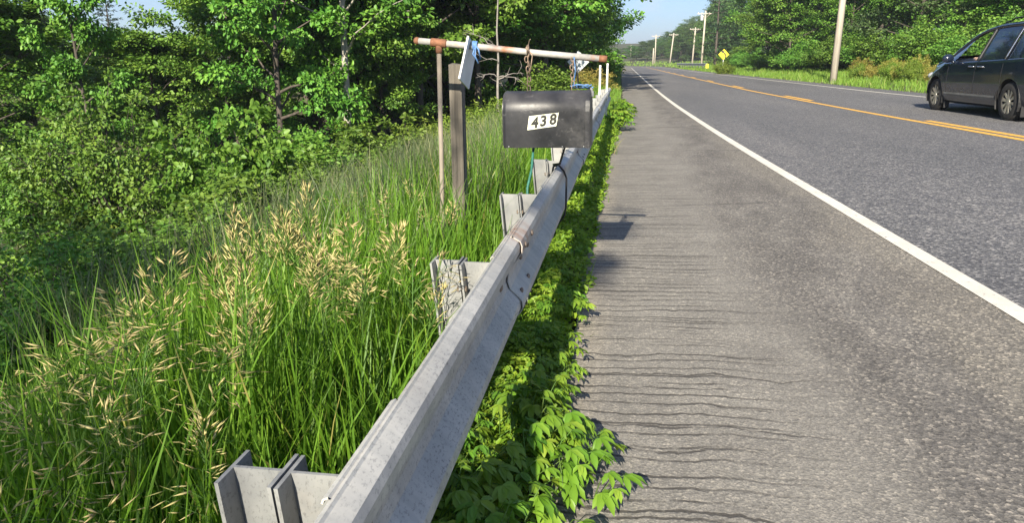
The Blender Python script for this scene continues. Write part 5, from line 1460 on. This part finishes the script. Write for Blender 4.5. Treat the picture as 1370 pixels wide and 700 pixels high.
            for r0, r1, x0, x1 in ((.236, .222, .095, .098), (.222, .214, .098, .05)):
                V = [(so * (x0 if q == 0 else x1), (r0 if q == 0 else r1) * math.cos(2 * math.pi * k / n), (r0 if q == 0 else r1) * math.sin(2 * math.pi * k / n)) for q in (0, 1) for k in range(n)]
                rim.add(V, [(k, (k + 1) % n, n + (k + 1) % n, n + k) for k in range(n)])
            for k in range(10):
                a = 2 * math.pi * k / 10 + .16; da = .10; 
                q = [(.045, a - .32), (.045, a + .32), (.225, a + da * 1.5), (.225, a - da * 1.5)]
                V = [(so * (.088 if r < .1 else .092), r * math.cos(b_), r * math.sin(b_)) for r, b_ in q] + [(so * .055, r * math.cos(b_), r * math.sin(b_)) for r, b_ in q]
                rim.add(V, [(0, 1, 2, 3), (7, 6, 5, 4), (0, 4, 5, 1), (1, 5, 6, 2), (2, 6, 7, 3), (3, 7, 4, 0)])
            rim.tube([(so * .05, 0, 0), (so * .094, 0, 0), (so * .10, 0, 0)], [.055, .052, .03], 16)
            rim.build('rim', M['rim'], w, angle=40)
            back = MB(); back.tube([(so * .02, 0, 0), (so * .035, 0, 0)], [.205, .205], 24); back.build('brake_disc', M['rim_dark'], w)
        mb = MB(); mb.box(fl(Vector((-.90, 2.4 - 1.40, .17))), (.1, .02, .16)); mb.box(fl(Vector((-.90, 2.4 - 4.42, .19))), (.1, .02, .18)); mb.build('mud_flap', M['plastic_black'], root)
    # bumpers, plate recess, floor and cabin
    mb = MB(); mb.box((0, 2.4 - 2.5, .21), (1.55, 4.2, .05)); mb.build('underbody', M['plastic_black'], root)
    mb = MB(); mb.box((0, 2.4 + .0, .40), (1.1, .05, .16)); mb.build('grille', M['plastic_black'], root)
    mb = MB(); mb.box((0, 2.4 - 1.55, .96), (1.5, .5, .12)); mb.build('dashboard', M['plastic_black'], root, bevel=.04)
    for sx in (-.40, .40):
        for t in (2.35, 3.3, 4.1):
            mb = MB(); mb.box((sx, 2.4 - t, .58), (.5, .52, .16)); mb.box((sx, 2.4 - t - .3, .90), (.48, .14, .62), Matrix.Rotation(R_(14), 3, 'X')); mb.box((sx, 2.4 - t - .40, 1.28), (.26, .09, .17))
            mb.build('seat', M['upholstery'], root, bevel=.03)
    mb = MB(); cw = Vector((-.40, 2.4 - 1.86, 1.02)); pts = [cw + Vector((.18 * math.cos(a), .06 * math.sin(a), .17 * math.sin(a))) for a in np.linspace(0, 6.283, 17)]
    mb.tube(pts, .015, 6, cap=False); mb.build('steering_wheel', M['plastic_black'], root, smooth=True)
    return root
car = make_car()
car.location = (7.57, 15.98, 0.235); car.rotation_euler = (0, R_(-1.7), R_(1.2))

# driver: one continuous body in the driver's seat, forearm on the sill of the open window
def make_driver():
    pts = {'pel': (-.40, -.07, .72), 'sp': (-.40, -.15, .95), 'ch': (-.40, -.18, 1.14), 'nk': (-.40, -.15, 1.26), 'h1': (-.40, -.13, 1.34), 'h2': (-.40, -.12, 1.43),
           'ls': (-.57, -.16, 1.18), 'le': (-.86, -.02, 1.05), 'lw': (-.80, .22, 1.06), 'lh': (-.74, .30, 1.07), 'rs': (-.23, -.16, 1.18), 're': (-.15, .08, 1.0), 'rw': (-.30, .34, 1.10), 'rh': (-.32, .40, 1.14),
           'lk': (-.50, .36, .70), 'lf': (-.50, .62, .36), 'rk': (-.30, .36, .70), 'rf': (-.30, .62, .36)}
    rad = {'pel': .15, 'sp': .14, 'ch': .15, 'nk': .055, 'h1': .075, 'h2': .085, 'ls': .07, 'le': .045, 'lw': .03, 'lh': .038, 'rs': .07, 're': .045, 'rw': .03, 'rh': .038, 'lk': .08, 'lf': .05, 'rk': .08, 'rf': .05}
    ed = [('pel', 'sp'), ('sp', 'ch'), ('ch', 'nk'), ('nk', 'h1'), ('h1', 'h2'), ('ch', 'ls'), ('ls', 'le'), ('le', 'lw'), ('lw', 'lh'), ('ch', 'rs'), ('rs', 're'), ('re', 'rw'), ('rw', 'rh'), ('pel', 'lk'), ('lk', 'lf'), ('pel', 'rk'), ('rk', 'rf')]
    nm = list(pts); me = bpy.data.meshes.new('person'); me.from_pydata([pts[k] for k in nm], [(nm.index(a), nm.index(b)) for a, b in ed], [])
    o = bpy.data.objects.new('person', me); COL.objects.link(o)
    sk = o.modifiers.new('skin', 'SKIN'); o.modifiers.new('sub', 'SUBSURF').levels = 2
    for i, k in enumerate(nm): me.skin_vertices[0].data[i].radius = (rad[k], rad[k])
    me.skin_vertices[0].data[0].use_root = True
    dg = bpy.context.evaluated_depsgraph_get(); m2 = bpy.data.meshes.new_from_object(o.evaluated_get(dg))
    bpy.data.objects.remove(o)
    m2.materials.clear(); m2.materials.append(M['skin']); m2.materials.append(M['shirt'])
    for p in m2.polygons:
        c = p.center; p.use_smooth = True
        p.material_index = 1 if (c.z < 1.22 and c.x > -.74 and not (c.y > .12 and c.z > .98)) else 0
    o = link('person', m2, [], None, True)
    # hair and face pieces
    h = MB(); h.ball((-.40, -.15, 1.455), .1, 10, sc=(.92, .98, .72)); hh = h.build('hair', M['hair'], o, smooth=True)
    f = MB(); f.ball((-.40, -.028, 1.405), .018, 6, sc=(.7, 1, 1.2)); f.build('nose', M['skin'], o, smooth=True)
    return tag(o, 'driver in a dark shirt with one forearm resting on the open window sill', 'person')
drv = make_driver()
drv.matrix_world = car.matrix_basis.copy()
drv.location = car.location; drv.rotation_euler = car.rotation_euler

# ------------------------------------------------------------------ summer haze
hz = MB().box((0, 0, 0), (1500, 3400, 100)).build('haze', [], None)
hz.location = (20, 1500, 40); tag(hz, kind='stuff')
m = bpy.data.materials.new('haze'); m.use_nodes = True; n = m.node_tree; n.nodes.clear()
vo = n.nodes.new('ShaderNodeVolumePrincipled'); om = n.nodes.new('ShaderNodeOutputMaterial')
vo.inputs['Color'].default_value = (.80, .88, 1.0, 1); vo.inputs['Density'].default_value = .0005; vo.inputs['Anisotropy'].default_value = .2
n.links.new(vo.outputs[0], om.inputs['Volume']); hz.data.materials.append(m)
cy.volume_bounces = 0
